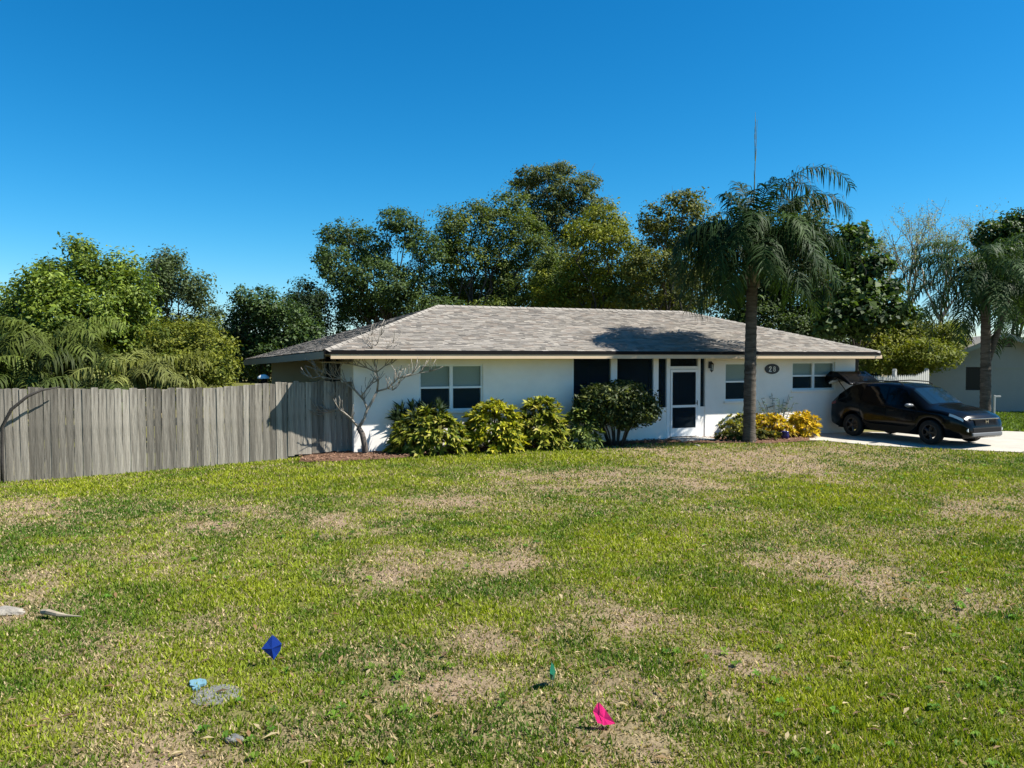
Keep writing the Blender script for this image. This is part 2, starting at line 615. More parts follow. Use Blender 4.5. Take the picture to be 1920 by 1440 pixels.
W1 = (1.66, 3.38, 1.02, 2.22)
W2 = (10.98, 11.95, 1.10, 2.24)
W3 = (13.46, 15.14, 1.39, 2.26)
build(wall_panel(0, PU0, -.3, ZS, [W1]), 'front_wall', M['wall'], house)
build(wall_panel(PU1, HL, -.3, ZS, [W2, W3]), 'front_wall', M['wall'], house)
mb = MB(); mb.box(0, .2, .2, 2.2, -.3, ZS); mb.box(0, .2, 2.2, 6.0, -.3, .8); mb.box(0, .2, 6.0, HD, -.3, ZS)
build(mb, 'side_wall', M['wall'], house)
mb = MB(); mb.box(HL - .2, HL, .2, HD, -.3, ZS)
build(mb, 'side_wall', M['wall'], house)
mb = MB(); mb.box(.2, HL - .2, HD - .2, HD, -.3, ZS)
build(mb, 'back_wall', M['wall'], house)
# rear wing showing beyond the left side
mb = MB(); mb.box(-1.55, -.002, 6.4, 6.6, -.3, 2.30)
build(mb, 'wing_wall', mat('beige_stucco', (.50, .45, .34), .9, var=.06, scale=2), house)
# dark panel added to stand in for deep shade on the left wall
mb = MB(); mb.box(.06, .10, 2.2, 6.0, .8, ZS)
build(mb, 'side_shade_panel', M['screen'], house)
# rooms behind the windows: dark back and side surfaces so that openings have depth
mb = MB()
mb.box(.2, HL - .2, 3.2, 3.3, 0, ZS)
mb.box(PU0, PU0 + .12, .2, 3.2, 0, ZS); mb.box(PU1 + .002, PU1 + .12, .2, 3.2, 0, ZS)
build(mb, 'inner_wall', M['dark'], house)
mb = MB(); mb.box(.2, HL - .2, .2, HD - .2, -.05, .06)
build(mb, 'floor_slab', M['porchfloor'], house)


def window(u0, u1, z0, z1, mull=True):
    fr = MB(); w = .05; va, vb = .05, .13
    fr.box(u0, u0 + w, va, vb, z0, z1); fr.box(u1 - w, u1, va, vb, z0, z1)
    fr.box(u0 + w, u1 - w, va, vb, z0, z0 + w); fr.box(u0 + w, u1 - w, va, vb, z1 - w, z1)
    win = build(fr, 'window', M['alu'], house)
    mid = (u0 + u1) / 2
    halves = [(u0 + w, mid - .045), (mid + .045, u1 - w)] if mull else [(u0 + w, u1 - w)]
    if mull:
        m_ = MB(); m_.box(mid - .045, mid + .045, va - .012, vb, z0 + w, z1 - w); build(m_, 'mullion', M['alu'], win)
    zm = (z0 + z1) / 2
    for (a, b) in halves:
        m_ = MB(); m_.box(a, b, va - .008, vb - .01, zm - .025, zm + .025); build(m_, 'meeting_rail', M['alu'], win)
        m_ = MB(); m_.box(a, b, .085, .09, zm + .025, z1 - w); build(m_, 'pane', M['glass'], win)
        m_ = MB(); m_.box(a, b, .105, .11, z0 + w, zm - .025); build(m_, 'pane', M['glass'], win)
        m_ = MB()
        m_.box(a + .02, b - .02, .066, .068, z0 + w, zm - .025)
        build(m_, 'insect_screen', M['screen'], win)
        m_ = MB(); z = z0 + w
        while z < z1 - w - .01:
            m_.quad([(a, .150, z), (b, .150, z), (b, .122, z + .046), (a, .122, z + .046)]); z += .046
        bl = build(m_, 'blind', M['blind'], win); bl['kind'] = 'stuff'
    s = MB(); s.box(u0 - .05, u1 + .05, -.05, .05, z0 - .07, z0 - .002)
    build(s, 'sill', M['wall'], win, bevel=.008)
    return win


window(*W1); window(*W2, mull=False); window(*W3)

# screened porch: knee wall, posts, screens, door
mb = MB(); mb.box(PU0, 8.97, .02, .14, -.3, .95); mb.box(10.12, PU1, .02, .14, -.3, .95)
build(mb, 'knee_wall', M['wall'], house)
for (a, b) in ((PU0 + .002, PU0 + .05), (7.16, 7.36), (8.53, 8.70), (8.97, 9.09), (10.03, 10.12)):
    z0 = .952 if b < 8.9 else 0
    m_ = MB(); m_.box(a, b, .01, .15, z0, ZS - .002)
    build(m_, 'porch_post', M['trim'], house, bevel=.006)
for (a, b) in ((PU0 + .05, 7.16), (7.36, 8.53), (8.70, 8.97), (10.12, PU1 - .002)):
    m_ = MB(); m_.box(a, b, .075, .078, .952, ZS - .002)
    build(m_, 'porch_screen', M['screen'], house)
m_ = MB(); m_.box(9.09, 10.03, .075, .078, 2.14, ZS - .002)
build(m_, 'transom_screen', M['screen'], house)
m_ = MB(); m_.box(9.09, 10.03, .01, .15, 2.06, 2.14)
build(m_, 'door_header', M['trim'], house)
d = MB(); a, b = 9.10, 10.02
d.box(a, a + .062, .0, .05, .10, 2.05); d.box(b - .062, b, .0, .05, .10, 2.05)
for (z0, z1) in ((.10, .34), (.94, 1.01), (1.97, 2.05)):
    d.box(a + .062, b - .062, .002, .048, z0, z1)
door = build(d, 'screen_door', M['trim'], house)
m_ = MB(); m_.box(a + .062, b - .062, .022, .026, .34, .93); m_.box(a + .062, b - .062, .022, .026, 1.03, 1.95)
build(m_, 'door_mesh', M['screen'], door)
m_ = MB(); m_.tube([(b - .05, -.06, 1.0), (b - .05, -.06, 1.14)], .012, 6); m_.box(b - .06, b - .04, -.06, 0, 1.05, 1.07)
build(m_, 'handle', M['black'], door)
m_ = MB(); m_.box(9.0, 10.15, -.75, .0, -.1, .075)
build(m_, 'door_step', M['kerb'], house, bevel=.01)
# front door seen dimly through the porch, and a porch chair back
m_ = MB(); m_.box(8.0, 8.95, 3.14, 3.2, .06, 2.1); build(m_, 'front_door', mat('brown_door', (.10, .05, .03), .5), house)

# roof
ZE = 2.56            # top edge of shingles at the eave
U0, U1 = -.78, 16.28
V0, V1 = -OV, HD + OV
RV, RZ = 3.6, 3.96
RU0, RU1 = 3.12, 11.9
pA, pB = (U0, V0, ZE), (U1, V0, ZE)
pC, pD = (U1, V1, ZE), (-2.35, 7.4, 2.33)
rl, rr = (RU0, RV, RZ), (RU1, RV, RZ)
roof = MB()
for f in ([pA, pB, rr, rl], [pB, pC, rr], [pC, (-2.2, V1, 2.33), rl, rr], [pA, rl, pD], [rl, (-2.2, V1, 2.33), pD]):
    roof.quad([(x, y, z - .02) for (x, y, z) in f])
    roof.quad([(x, y, z - .10) for (x, y, z) in f])
ring = [pA, pB, pC, (-2.2, V1, 2.33), pD]
for i in range(5):
    a, b = ring[i], ring[(i + 1) % 5]
    roof.quad([(a[0], a[1], a[2] - .10), (b[0], b[1], b[2] - .10), (b[0], b[1], b[2] - .02), (a[0], a[1], a[2] - .02)])
roofo = build(roof, 'roof', M['deck'], house)


def shingle_face(a, b, c, d, rows, tab, rng):
    """tabs on the plane a-b (eave) to d-c (top); each tab a thin proud wedge with its own shade"""
    a, b, c, d = map(Vector, (a, b, c, d))
    nrm = (b - a).cross(d - a).normalized()
    if nrm.z < 0: nrm = -nrm
    mb = MB()
    for r in range(rows):
        t0, t1 = r / rows, min(1, (r + 1.12) / rows)
        l0, r0 = a.lerp(d, t0), b.lerp(c, t0)
        l1, r1 = a.lerp(d, t1), b.lerp(c, t1)
        wid = (r0 - l0).length
        if wid < .05: continue
        e = (r0 - l0).normalized()
        w1 = (r1 - l1).dot(e)
        off = (l1 - l0).dot(e)
        s = -rng.random() * tab
        rowshade = rng.uniform(.93, 1.07)
        while s < wid:
            w = tab * rng.uniform(.45, 1.25)
            s0, s1 = max(0, s), min(wid, s + w)
            s += w
            if s1 - s0 < .01: continue
            q0, q1 = s0 - off, s1 - off
            q0, q1 = min(max(q0, 0), max(w1, 0)), min(max(q1, 0), max(w1, 0))
            h = rng.uniform(.010, .024)
            p = [l0 + e * s0 + nrm * h, l0 + e * s1 + nrm * h, l1 + e * q1 + nrm * .002, l1 + e * q0 + nrm * .002]
            base = rng.choice([(.255, .232, .20), (.23, .21, .183), (.285, .258, .22), (.205, .188, .166), (.25, .215, .18), (.295, .27, .235)])
            k = rng.uniform(.86, 1.14) * rowshade
            cc = tuple(x * k for x in base)
            mb.quad(p, cc)
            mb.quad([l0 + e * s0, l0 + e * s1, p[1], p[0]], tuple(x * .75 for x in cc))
    return mb


sr = random.Random(3)
TAB = .21
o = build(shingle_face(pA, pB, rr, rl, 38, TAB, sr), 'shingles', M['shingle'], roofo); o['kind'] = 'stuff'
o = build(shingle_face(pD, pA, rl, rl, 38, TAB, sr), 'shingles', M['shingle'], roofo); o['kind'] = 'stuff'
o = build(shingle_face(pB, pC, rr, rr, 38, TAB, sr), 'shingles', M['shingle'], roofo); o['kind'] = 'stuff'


def caps(p, q, n, name):
    p, q = Vector(p), Vector(q)
    mb = MB(); e = (q - p).normalized(); side = e.cross(Vector((0, 0, 1))).normalized()
    for i in range(n):
        s, t = p.lerp(q, i / n), p.lerp(q, (i + 1.15) / n if i < n - 1 else 1)
        k = sr.uniform(.85, 1.1); cc = (.26 * k, .24 * k, .21 * k)
        up = Vector((0, 0, .042)); lo = Vector((0, 0, .012))
        dn = -.04
        mb.quad([s + side * .14 + Vector((0, 0, dn)) + lo, s + up, t + up - Vector((0, 0, .014)), t + side * .14 + Vector((0, 0, dn))], cc)
        mb.quad([s - side * .14 + Vector((0, 0, dn)) + lo, s + up, t + up - Vector((0, 0, .014)), t - side * .14 + Vector((0, 0, dn))], cc)
    o = build(mb, name, M['shingle'], roofo); o['kind'] = 'stuff'


caps(pA, rl, 26, 'hip_cap'); caps(pB, rr, 28, 'hip_cap'); caps(rl, rr, 36, 'ridge_cap')
mb = MB(); mb.tube([(5.6, 4.6, 3.5), (5.6, 4.6, 4.02)], .04, 8)
build(mb, 'vent_pipe', mat('grey_pipe', (.3, .3, .3), .6), roofo)

# drip edge coloured black as the shingles' shadow line; fascia and soffit
mb = MB(); mb.box(U0 - .012, U1 + .012, V0 - .03, V0 - .002, ZE - .085, ZE + .004)
mb.box(U1 + .002, U1 + .03, V0, V1, ZE - .085, ZE + .004)
build(mb, 'eave_shadow_strip', M['drip'], house)
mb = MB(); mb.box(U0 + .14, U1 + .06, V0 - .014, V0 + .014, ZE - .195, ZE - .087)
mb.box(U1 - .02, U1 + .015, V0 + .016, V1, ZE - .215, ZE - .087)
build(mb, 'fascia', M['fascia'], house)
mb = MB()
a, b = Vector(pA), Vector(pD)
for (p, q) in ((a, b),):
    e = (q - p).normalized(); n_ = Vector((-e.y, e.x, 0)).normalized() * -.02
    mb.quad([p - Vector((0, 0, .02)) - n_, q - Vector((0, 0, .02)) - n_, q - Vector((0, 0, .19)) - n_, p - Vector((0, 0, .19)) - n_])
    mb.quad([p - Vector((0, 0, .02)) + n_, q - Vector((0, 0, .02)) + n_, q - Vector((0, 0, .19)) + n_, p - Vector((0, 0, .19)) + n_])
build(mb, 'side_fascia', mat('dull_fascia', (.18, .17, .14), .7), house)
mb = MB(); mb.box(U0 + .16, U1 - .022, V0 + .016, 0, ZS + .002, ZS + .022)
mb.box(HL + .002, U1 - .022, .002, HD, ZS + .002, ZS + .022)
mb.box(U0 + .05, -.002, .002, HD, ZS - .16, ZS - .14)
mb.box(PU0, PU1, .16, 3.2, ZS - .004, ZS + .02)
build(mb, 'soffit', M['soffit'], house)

# house number plaque and lantern on the front wall
pl = empty('house_plaque', h2w(12.67, -.002, 2.045), HA)
tag(pl, 'black oval house number plaque on the white wall beside the palm trunk', 'sign')
n = 28
ov = [(.27 * math.cos(2 * math.pi * k / n), .155 * math.sin(2 * math.pi * k / n)) for k in range(n)]
mb = MB(); mb.prism(ov, -.03, 0, 'y'); build(mb, 'backplate', M['black'], pl, bevel=.006)


def stroke(mb, pts, w, d0, d1):
    for (p, q) in zip(pts, pts[1:]):
        p, q = Vector((p[0], p[1])), Vector((q[0], q[1]))
        e = (q - p).normalized(); nn_ = Vector((-e.y, e.x)) * w / 2; p = p - e * w * .35; q = q + e * w * .35
        mb.prism([tuple(p + nn_), tuple(q + nn_), tuple(q - nn_), tuple(p - nn_)], d0, d1, 'y')


mb = MB()
stroke(mb, [(-.12, .035), (-.10, .07), (-.06, .07), (-.045, .035), (-.12, -.07), (-.04, -.07)], .024, -.037, -.031)
build(mb, 'digit', M['white'], pl)
mb = MB()
circ = lambda cx, cz, r: [(cx + r * math.cos(2 * math.pi * k / 10), cz + r * math.sin(2 * math.pi * k / 10)) for k in range(11)]
stroke(mb, circ(.075, .035, .032), .022, -.037, -.031); stroke(mb, circ(.075, -.035, .037), .022, -.0375, -.0315)
build(mb, 'digit', M['white'], pl)

la = empty('wall_lantern', h2w(10.42, 0, 2.1), HA)
tag(la, 'small black wall lantern right of the screened porch', 'lantern')
mb = MB(); mb.box(-.04, .04, -.02, 0, -.02, .18); mb.tube([(0, -.01, .14), (0, -.08, .18), (0, -.11, .15)], .012, 6)
build(mb, 'bracket', M['black'], la)
mb = MB()
mb.lathe([(.005, .17), (.075, .10), (.07, .095)], 6, Matrix.Translation((0, -.11, 0)))
mb.lathe([(.05, -.10), (.05, -.08), (.008, -.14)], 6, Matrix.Translation((0, -.11, 0)))
for k in range(6):
    w = 2 * math.pi * k / 6
    mb.tube([(.062 * math.cos(w), -.11 + .062 * math.sin(w), .097), (.046 * math.cos(w), -.11 + .046 * math.sin(w), -.085)], .006, 4)
build(mb, 'cage', M['black'], la)
mb = MB(); mb.lathe([(.055, .09), (.04, -.08)], 6, Matrix.Translation((0, -.11, 0))); build(mb, 'glass', M['glass'], la)


# ------------------------------------------------------------------ wooden fence
FA = Vector((-11.3, 15.45)); FB = Vector((-4.01, 19.25))
fe = (FB - FA).normalized(); flen = (FB - FA).length
fence = empty('wooden_fence', (FA.x, FA.y, 0), math.atan2(fe.y, fe.x))
tag(fence, 'weathered grey wooden privacy fence of upright planks left of the house', 'fence')
fr_ = random.Random(12)
variants = []
for k in range(7):
    mb = MB()
    w = .15
    nseg = 5
    bow = fr_.uniform(-.006, .006); cup = fr_.uniform(-.003, .004)
    ch = [(fr_.uniform(-.012, .012)) for _ in range(3)]
    pts = []
    for i in range(nseg + 1):
        z = i / nseg
        o_ = bow * math.sin(z * math.pi)
        wob = fr_.uniform(-.003, .003)
        pts.append([(-w / 2 + wob, o_), (0, o_ - cup), (w / 2 + wob, o_), (w / 2 + wob, o_ + .019), (-w / 2 + wob, o_ + .019)])
    b = len(mb.v)
    for i, ring_ in enumerate(pts):
        for j, (x, y) in enumerate(ring_):
            zz = i / nseg
            if i == nseg: zz += ch[min(j, 2)] * .6
            mb.v.append((x, y, zz))
    for i in range(nseg):
        for j in range(5):
            j2 = (j + 1) % 5
            mb.f.append((b + i * 5 + j, b + i * 5 + j2, b + (i + 1) * 5 + j2, b + (i + 1) * 5 + j)); mb.c.append(None)
    mb.f.append(tuple(b + nseg * 5 + j for j in range(5))); mb.c.append(None)
    mb.f.append(tuple(b + j for j in reversed(range(5)))); mb.c.append(None)
    me = mb.mesh('plank'); me.materials.append(M['wood']); variants.append(me)
s = 0.0
while s < flen - .05:
    p = FA + fe * s
    base = gz(p.x, p.y) - .03 + fr_.uniform(-.015, .02)
    if s > flen - 1.7: base += .10
    top = 1.715 + .03 * math.sin(s * 1.1) + .06 * sstep(4.6, 6.2, s) + fr_.uniform(-.022, .022)
    o = link('plank', fr_.choice(variants), None, fence)
    wsc = fr_.uniform(.82, 1.08)
    o.location = (s + .075 * wsc, fr_.uniform(-.011, .011), base)
    o.scale = (wsc, 1, top - base)
    o.rotation_euler = (fr_.uniform(-.006, .006), fr_.uniform(-.007, .007), fr_.uniform(-.03, .03))
    s += .15 * wsc + fr_.choice([.001, .002, .003, .003, .004, .006, .011])
for z in (.35, .95, 1.5):
    mb = MB(); mb.box(0, flen, .03, .07, z - .09, z); build(mb, 'rail', M['rail'], fence)
for k in range(4):
    mb = MB(); x = .2 + k * 2.4; mb.box(x, x + .09, .072, .162, -.4, 1.62)
    build(mb, 'post', M['rail'], fence)


# ------------------------------------------------------------------ foliage builders
def leaf_cards(P, size, asp, rng, up=.35, col=None, outward=None, fold=.22):
    """leaf-sized folded quads at points P; col per leaf"""
    n = len(P)
    nrm = rng.normal(size=(n, 3)); nrm[:, 2] = np.abs(nrm[:, 2]) + up
    if outward is not None: nrm += outward * .9
    nrm /= np.linalg.norm(nrm, axis=1)[:, None]
    t = rng.normal(size=(n, 3)); t[:, 2] -= .35
    t -= nrm * (t * nrm).sum(1)[:, None]
    t /= np.linalg.norm(t, axis=1)[:, None]
    s = np.cross(nrm, t)
    L = (size * rng.uniform(.45, 1.1, n) ** 1.0 * np.where(rng.random(n) < .12, 1.6, 1.0))[:, None]
    W = L * asp
    V = np.empty((n, 4, 3))
    V[:, 0] = P - t * L * .5
    V[:, 1] = P + s * W * .5 + nrm * W * fold
    V[:, 2] = P + t * L * .5
    V[:, 3] = P - s * W * .5 + nrm * W * fold
    Fc = np.arange(n * 4).reshape(n, 4)
    C = np.repeat(col, 4, axis=0) if col is not None else None
    return V.reshape(-1, 3), Fc, C


def crown_points(blobs, rng, clump_r, per, dens, gap=.0, squash=.75):
    """leaf positions: every blob (centre, radii) is filled with clumps lying mostly near its surface"""
    P, O, T = [], [], []
    for (c, r) in blobs:
        c, r = np.array(c), np.array(r)
        n = max(5, int(dens * (r[0] * r[2] + r[0] * r[1] + r[1] * r[2]) * 13.5 / clump_r ** 2))
        d = rng.normal(size=(n, 3)); d /= np.linalg.norm(d, axis=1)[:, None]
        rad = rng.uniform(.25, 1.0, n) ** .6
        cc = c + d * rad[:, None] * r
        for k in range(n):
            m = int(per * 2.0 * rng.uniform(.5, 1.5))
            cr = clump_r * rng.uniform(.55, 1.35)
            q = np.clip(rng.normal(size=(m, 3)) * .46, -.85, .85)
            q[:, 2] *= squash
            P.append(cc[k] + q * cr)
            o = q + d[k] * .8
            O.append(o / (np.linalg.norm(o, axis=1)[:, None] + 1e-6))
            T.append(np.full(m, rng.uniform(0, 1)))
    return np.concatenate(P), np.concatenate(O), np.concatenate(T)


def leaf_colours(T, rng, base, alt, var=.28, alt2=None):
    """colour of each leaf: mixes of the species' tones, clump by clump and leaf by leaf"""
    n = len(T)
    m = np.clip(T * .75 + rng.normal(0, .22, n), 0, 1)[:, None]
    c = np.array(base) * (1 - m) + np.array(alt) * m
    if alt2 is not None:
        k = (rng.random(n) < .07)[:, None]
        c = np.where(k, np.array(alt2), c)
    return 1.15 * c * rng.uniform(1 - var, 1 + var, n)[:, None]


def limb(a, b, rng, sag=.12, n=6):
    a, b = Vector(a), Vector(b)
    L = (b - a).length
    pts = []
    for i in range(n + 1):
        t = i / n
        p = a.lerp(b, t)
        w = math.sin(t * math.pi)
        p += Vector((rng.normal() * .05 * L * w, rng.normal() * .05 * L * w, sag * L * w))
        pts.append(p)
    return pts


def px_blobs(lst, d, rng, thick=.8):
    """crown lobes measured in the photograph: (px, py, half width px, half height px[, depth offset])"""
    out = []
    for q in lst:
        dd = d + (q[4] if len(q) > 4 else rng.uniform(-1.4, 1.4))
        c = at(q[0], q[1], dd)
        rx, rz = q[2] * 1.12 * dd / F, q[3] * 1.12 * dd / F
        out.append((tuple(c), (rx, max(rx, rz) * thick, rz)))
    return out


def tree(name, label, cat, group, d, base_px, lobes, base, alt, seed, leaf=.2, asp=.55, clump=.55, per=22, dens=.55,
         trunk_r=.22, bark=None, lmat=None, alt2=None, fork=.45, up=.35, limbs=True, squash=.75):
    rng = np.random.default_rng(seed)
    B = px_blobs(lobes, d, rng)
    bx = at(base_px, 720, d); gzb = gz(bx.x, bx.y)
    t = empty(name, (bx.x, bx.y, gzb))
    tag(t, label, cat, group)
    off = np.array([bx.x, bx.y, gzb])
    P, O, T = crown_points(B, rng, clump, per, dens, squash=squash)
    keep = P[:, 2] > gzb + .15
    P, O, T = P[keep], O[keep], T[keep]
    V, Fc, C = leaf_cards(P - off, leaf * .92, asp, rng, up, leaf_colours(T, rng, base, alt, alt2=alt2), O)
    cr = link('crown', npmesh('crown', V, Fc, C), lmat or M['leaf'], t)
    # trunk and limbs
    cs = [np.array(b[0]) for b in B]
    mean = np.mean(cs, axis=0)
    top = Vector((bx.x * .6 + mean[0] * .4, d, gzb + (mean[2] - gzb) * fork))
    mb = MB()
    o3 = Vector(off)
    mb.tube([p - o3 for p in limb((bx.x, bx.y, gzb - .2), top, rng, 0, 5)], [trunk_r * (1.25, 1.0, .92, .86, .8, .74)[i] for i in range(6)], 9)
    build(mb, 'trunk', bark or M['bark'], t, smooth=True)
    if limbs:
        mb = MB()
        for (c, r) in B:
            e = Vector(c) + Vector((0, 0, r[2] * .3))
            st = top.lerp(Vector((bx.x, bx.y, gzb)), rng.uniform(0, .25))
            pts = limb(st, e, rng, .08, 6)
            rr_ = trunk_r * .6 * min(.62, .3 + .12 * max(r))
            mb.tube([p - o3 for p in pts], [rr_ * (1 - .12 * i) for i in range(7)], 6)
            for k in range(4):
                i = int(rng.integers(2, 6))
                ee = Vector(c) + Vector(tuple(rng.normal(size=3) * np.array(r) * .6))
                mb.tube([p - o3 for p in limb(pts[i], ee, rng, .05, 4)], [rr_ * .42 * (1 - .2 * j) for j in range(5)], 5)
        build(mb, 'limbs', bark or M['bark'], t, smooth=True)
    return t


GB = 'trees standing behind the house'
GL = 'trees growing behind the wooden fence'
DKG, MDG = (.018, .036, .012), (.045, .075, .018)
OAK1, OAK2 = (.024, .046, .014), (.085, .12, .026)
YEL1, YEL2 = (.075, .10, .012), (.205, .21, .02)

tree('mango_tree', 'bright green bushy tree with a pointed top behind the wooden fence', 'tree', GL, 24.5, 150,
     [(152, 478, 18, 34), (176, 505, 26, 30), (130, 540, 60, 40), (82, 545, 42, 38), (225, 510, 34, 30), (40, 600, 42, 46), (245, 545, 46, 36),
      (150, 590, 80, 56), (95, 510, 24, 22), (230, 600, 60, 50), (60, 660, 70, 50), (180, 660, 90, 50), (20, 560, 16, 24)],
     (.045, .08, .012), (.17, .22, .026), 21, leaf=.17, asp=.45, clump=.4, per=24, dens=.42, lmat=M['gloss'], trunk_r=.16)
tree('oak_tree', 'greyish green spreading oak right of the bright bushy tree, sky showing below it', 'tree', GL, 36, 300,
     [(312, 492, 30, 22), (345, 535, 46, 24), (290, 530, 44, 40), (370, 560, 24, 22), (270, 580, 50, 40), (392, 600, 26, 24), (330, 625, 70, 34), (300, 505, 24, 20)],
     (.035, .055, .022), (.085, .115, .045), 22, leaf=.17, clump=.5, per=20, dens=.45, trunk_r=.2)
tree('yellow_green_bush', 'yellow green bushy shrub above the middle of the wooden fence', 'bush', GL, 23.5, 380,
     [(330, 640, 60, 40), (385, 645, 44, 44), (350, 690, 60, 36), (410, 690, 34, 40), (300, 690, 50, 40)],
     (.06, .085, .012), (.19, .195, .025), 23, leaf=.13, asp=.4, clump=.34, per=22, dens=.42, trunk_r=.06)
tree('broadleaf_tree', 'dark green rounded tree between the fence and the left roof end', 'tree', GL, 31, 500,
     [(500, 575, 44, 28), (470, 610, 46, 40), (540, 620, 50, 40), (440, 650, 44, 40), (500, 670, 70, 44), (575, 640, 36, 34), (410, 690, 30, 34), (452, 560, 16, 18)],
     (.016, .036, .012), (.065, .105, .022), 24, leaf=.16, clump=.42, per=24, dens=.42, lmat=M['gloss'], trunk_r=.16)
tree('broadleaf_tree', 'very dark round tree showing sky between it and the left oak', 'tree', GL, 42, 575,
     [(575, 556, 32, 26), (560, 585, 44, 32), (600, 575, 16, 20), (590, 620, 30, 30)],
     (.012, .026, .012), (.03, .052, .016), 25, leaf=.18, clump=.5, per=22, dens=.45, trunk_r=.18)
tree('oak_tree', 'dark left oak with a two humped crown over the left end of the roof', 'tree', GB, 43, 720,
     [(648, 438, 36, 24), (628, 490, 30, 40), (690, 470, 44, 34), (736, 410, 24, 26), (762, 440, 34, 28), (800, 470, 26, 32), (720, 530, 70, 42),
      (650, 550, 34, 40), (790, 530, 40, 36), (830, 585, 40, 24), (600, 480, 10, 14), (615, 440, 14, 14), (700, 580, 60, 26), (640, 600, 22, 28), (775, 575, 50, 22)],
     OAK1, (.08, .12, .03), 31, leaf=.19, clump=.55, per=24, dens=.36, trunk_r=.3, squash=.6)
tree('oak_tree', 'mid green oak left of the tallest tree, behind the roof ridge', 'tree', GB, 45, 870,
     [(850, 420, 32, 30), (890, 405, 34, 30), (930, 420, 40, 34), (870, 480, 46, 36), (935, 490, 46, 36), (840, 540, 26, 36), (900, 545, 50, 30), (955, 380, 32, 28),
      (980, 440, 34, 40), (985, 540, 50, 30), (930, 575, 50, 16), (835, 460, 26, 40), (1010, 480, 40, 40)],
     (.03, .055, .014), (.125, .155, .026), 32, leaf=.19, clump=.55, per=22, dens=.34, trunk_r=.3, squash=.6)
tree('tall_oak_tree', 'tallest tree, thin greyish crown rising over the middle of the roof', 'tree', GB, 52, 1040,
     [(1005, 330, 34, 18), (1045, 320, 30, 16), (985, 352, 30, 18), (1060, 350, 36, 22), (1104, 345, 20, 26), (1030, 375, 44, 22), (1125, 388, 24, 16),
      (1085, 385, 32, 24), (1010, 410, 40, 28), (1060, 430, 44, 30), (1120, 430, 34, 28), (1050, 490, 50, 30)],
     (.04, .058, .022), (.115, .135, .036), 33, leaf=.19, clump=.5, per=19, dens=.34, trunk_r=.32, squash=.5)
tree('oak_tree', 'yellow olive tree left of the queen palm, behind the roof ridge', 'tree', GB, 42, 1120,
     [(1090, 440, 34, 26), (1130, 410, 36, 26), (1150, 455, 40, 28), (1085, 510, 40, 30), (1150, 530, 50, 30), (1040, 540, 40, 28), (1090, 565, 50, 20), (1190, 490, 34, 36), (1170, 560, 50, 22), (1120, 500, 46, 30), (1050, 575, 50, 14), (1165, 430, 14, 20)],
     YEL1, YEL2, 34, leaf=.18, clump=.5, per=22, dens=.34, trunk_r=.24, squash=.55)
tree('oak_tree', 'olive green feathery tree immediately left of the palm crown', 'tree', GB, 40, 1250,
     [(1228, 412, 32, 26), (1282, 378, 32, 22), (1250, 450, 46, 34), (1310, 420, 34, 36), (1215, 500, 44, 34), (1290, 500, 46, 38), (1200, 560, 44, 26), (1260, 565, 50, 24), (1340, 470, 30, 40)],
     (.045, .062, .015), (.155, .155, .03), 35, leaf=.18, clump=.5, per=22, dens=.36, trunk_r=.24, squash=.6)
tree('broadleaf_tree', 'dark green tree directly behind and right of the palm crown', 'tree', GB, 37, 1500,
     [(1500, 410, 34, 36), (1530, 450, 38, 40), (1470, 470, 44, 40), (1540, 520, 46, 40), (1480, 560, 56, 46), (1550, 585, 50, 40), (1440, 540, 36, 50), (1535, 392, 10, 14), (1425, 595, 44, 26), (1500, 615, 54, 26), (1590, 640, 40, 22), (1400, 560, 30, 40)],
     (.016, .034, .012), (.07, .105, .024), 36, leaf=.19, clump=.5, per=24, dens=.40, trunk_r=.22)
tree('sea_grape_tree', 'dark large leaved tree with a knobbly top right of the queen palm', 'tree', GB, 33, 1600,
     [(1602, 432, 18, 18), (1590, 462, 14, 22), (1618, 450, 12, 14), (1600, 500, 36, 22), (1645, 497, 24, 14), (1590, 545, 50, 30), (1650, 545, 36, 22), (1690, 580, 28, 16),
      (1610, 590, 50, 34), (1560, 600, 30, 30), (1665, 610, 24, 22)],
     (.014, .034, .012), (.085, .13, .022), 37, leaf=.26, asp=.8, clump=.42, per=16, dens=.36, lmat=M['gloss'], trunk_r=.14)
tree('yellow_green_hedge', 'yellow green leafy hedge between the two houses', 'hedge', None, 34, 1700,
     [(1655, 625, 36, 30), (1640, 665, 34, 30), (1700, 650, 50, 34), (1760, 635, 44, 30), (1790, 625, 24, 24), (1740, 665, 50, 24), (1710, 610, 26, 24), (1690, 685, 50, 14)],
     (.075, .10, .012), (.20, .205, .028), 38, leaf=.17, asp=.45, clump=.4, per=24, dens=.45, trunk_r=.07)
tree('broadleaf_tree', 'green leafy tree behind the neighbour roof at the right edge', 'tree', None, 44, 1905,
     [(1870, 440, 38, 24), (1915, 425, 34, 22), (1890, 490, 56, 36), (1940, 490, 50, 50), (1880, 545, 50, 34), (1930, 570, 50, 36), (1960, 440, 30, 36)],
     (.02, .045, .012), (.07, .11, .022), 39, leaf=.24, asp=.7, clump=.5, per=22, dens=.42, lmat=M['gloss'], trunk_r=.25)

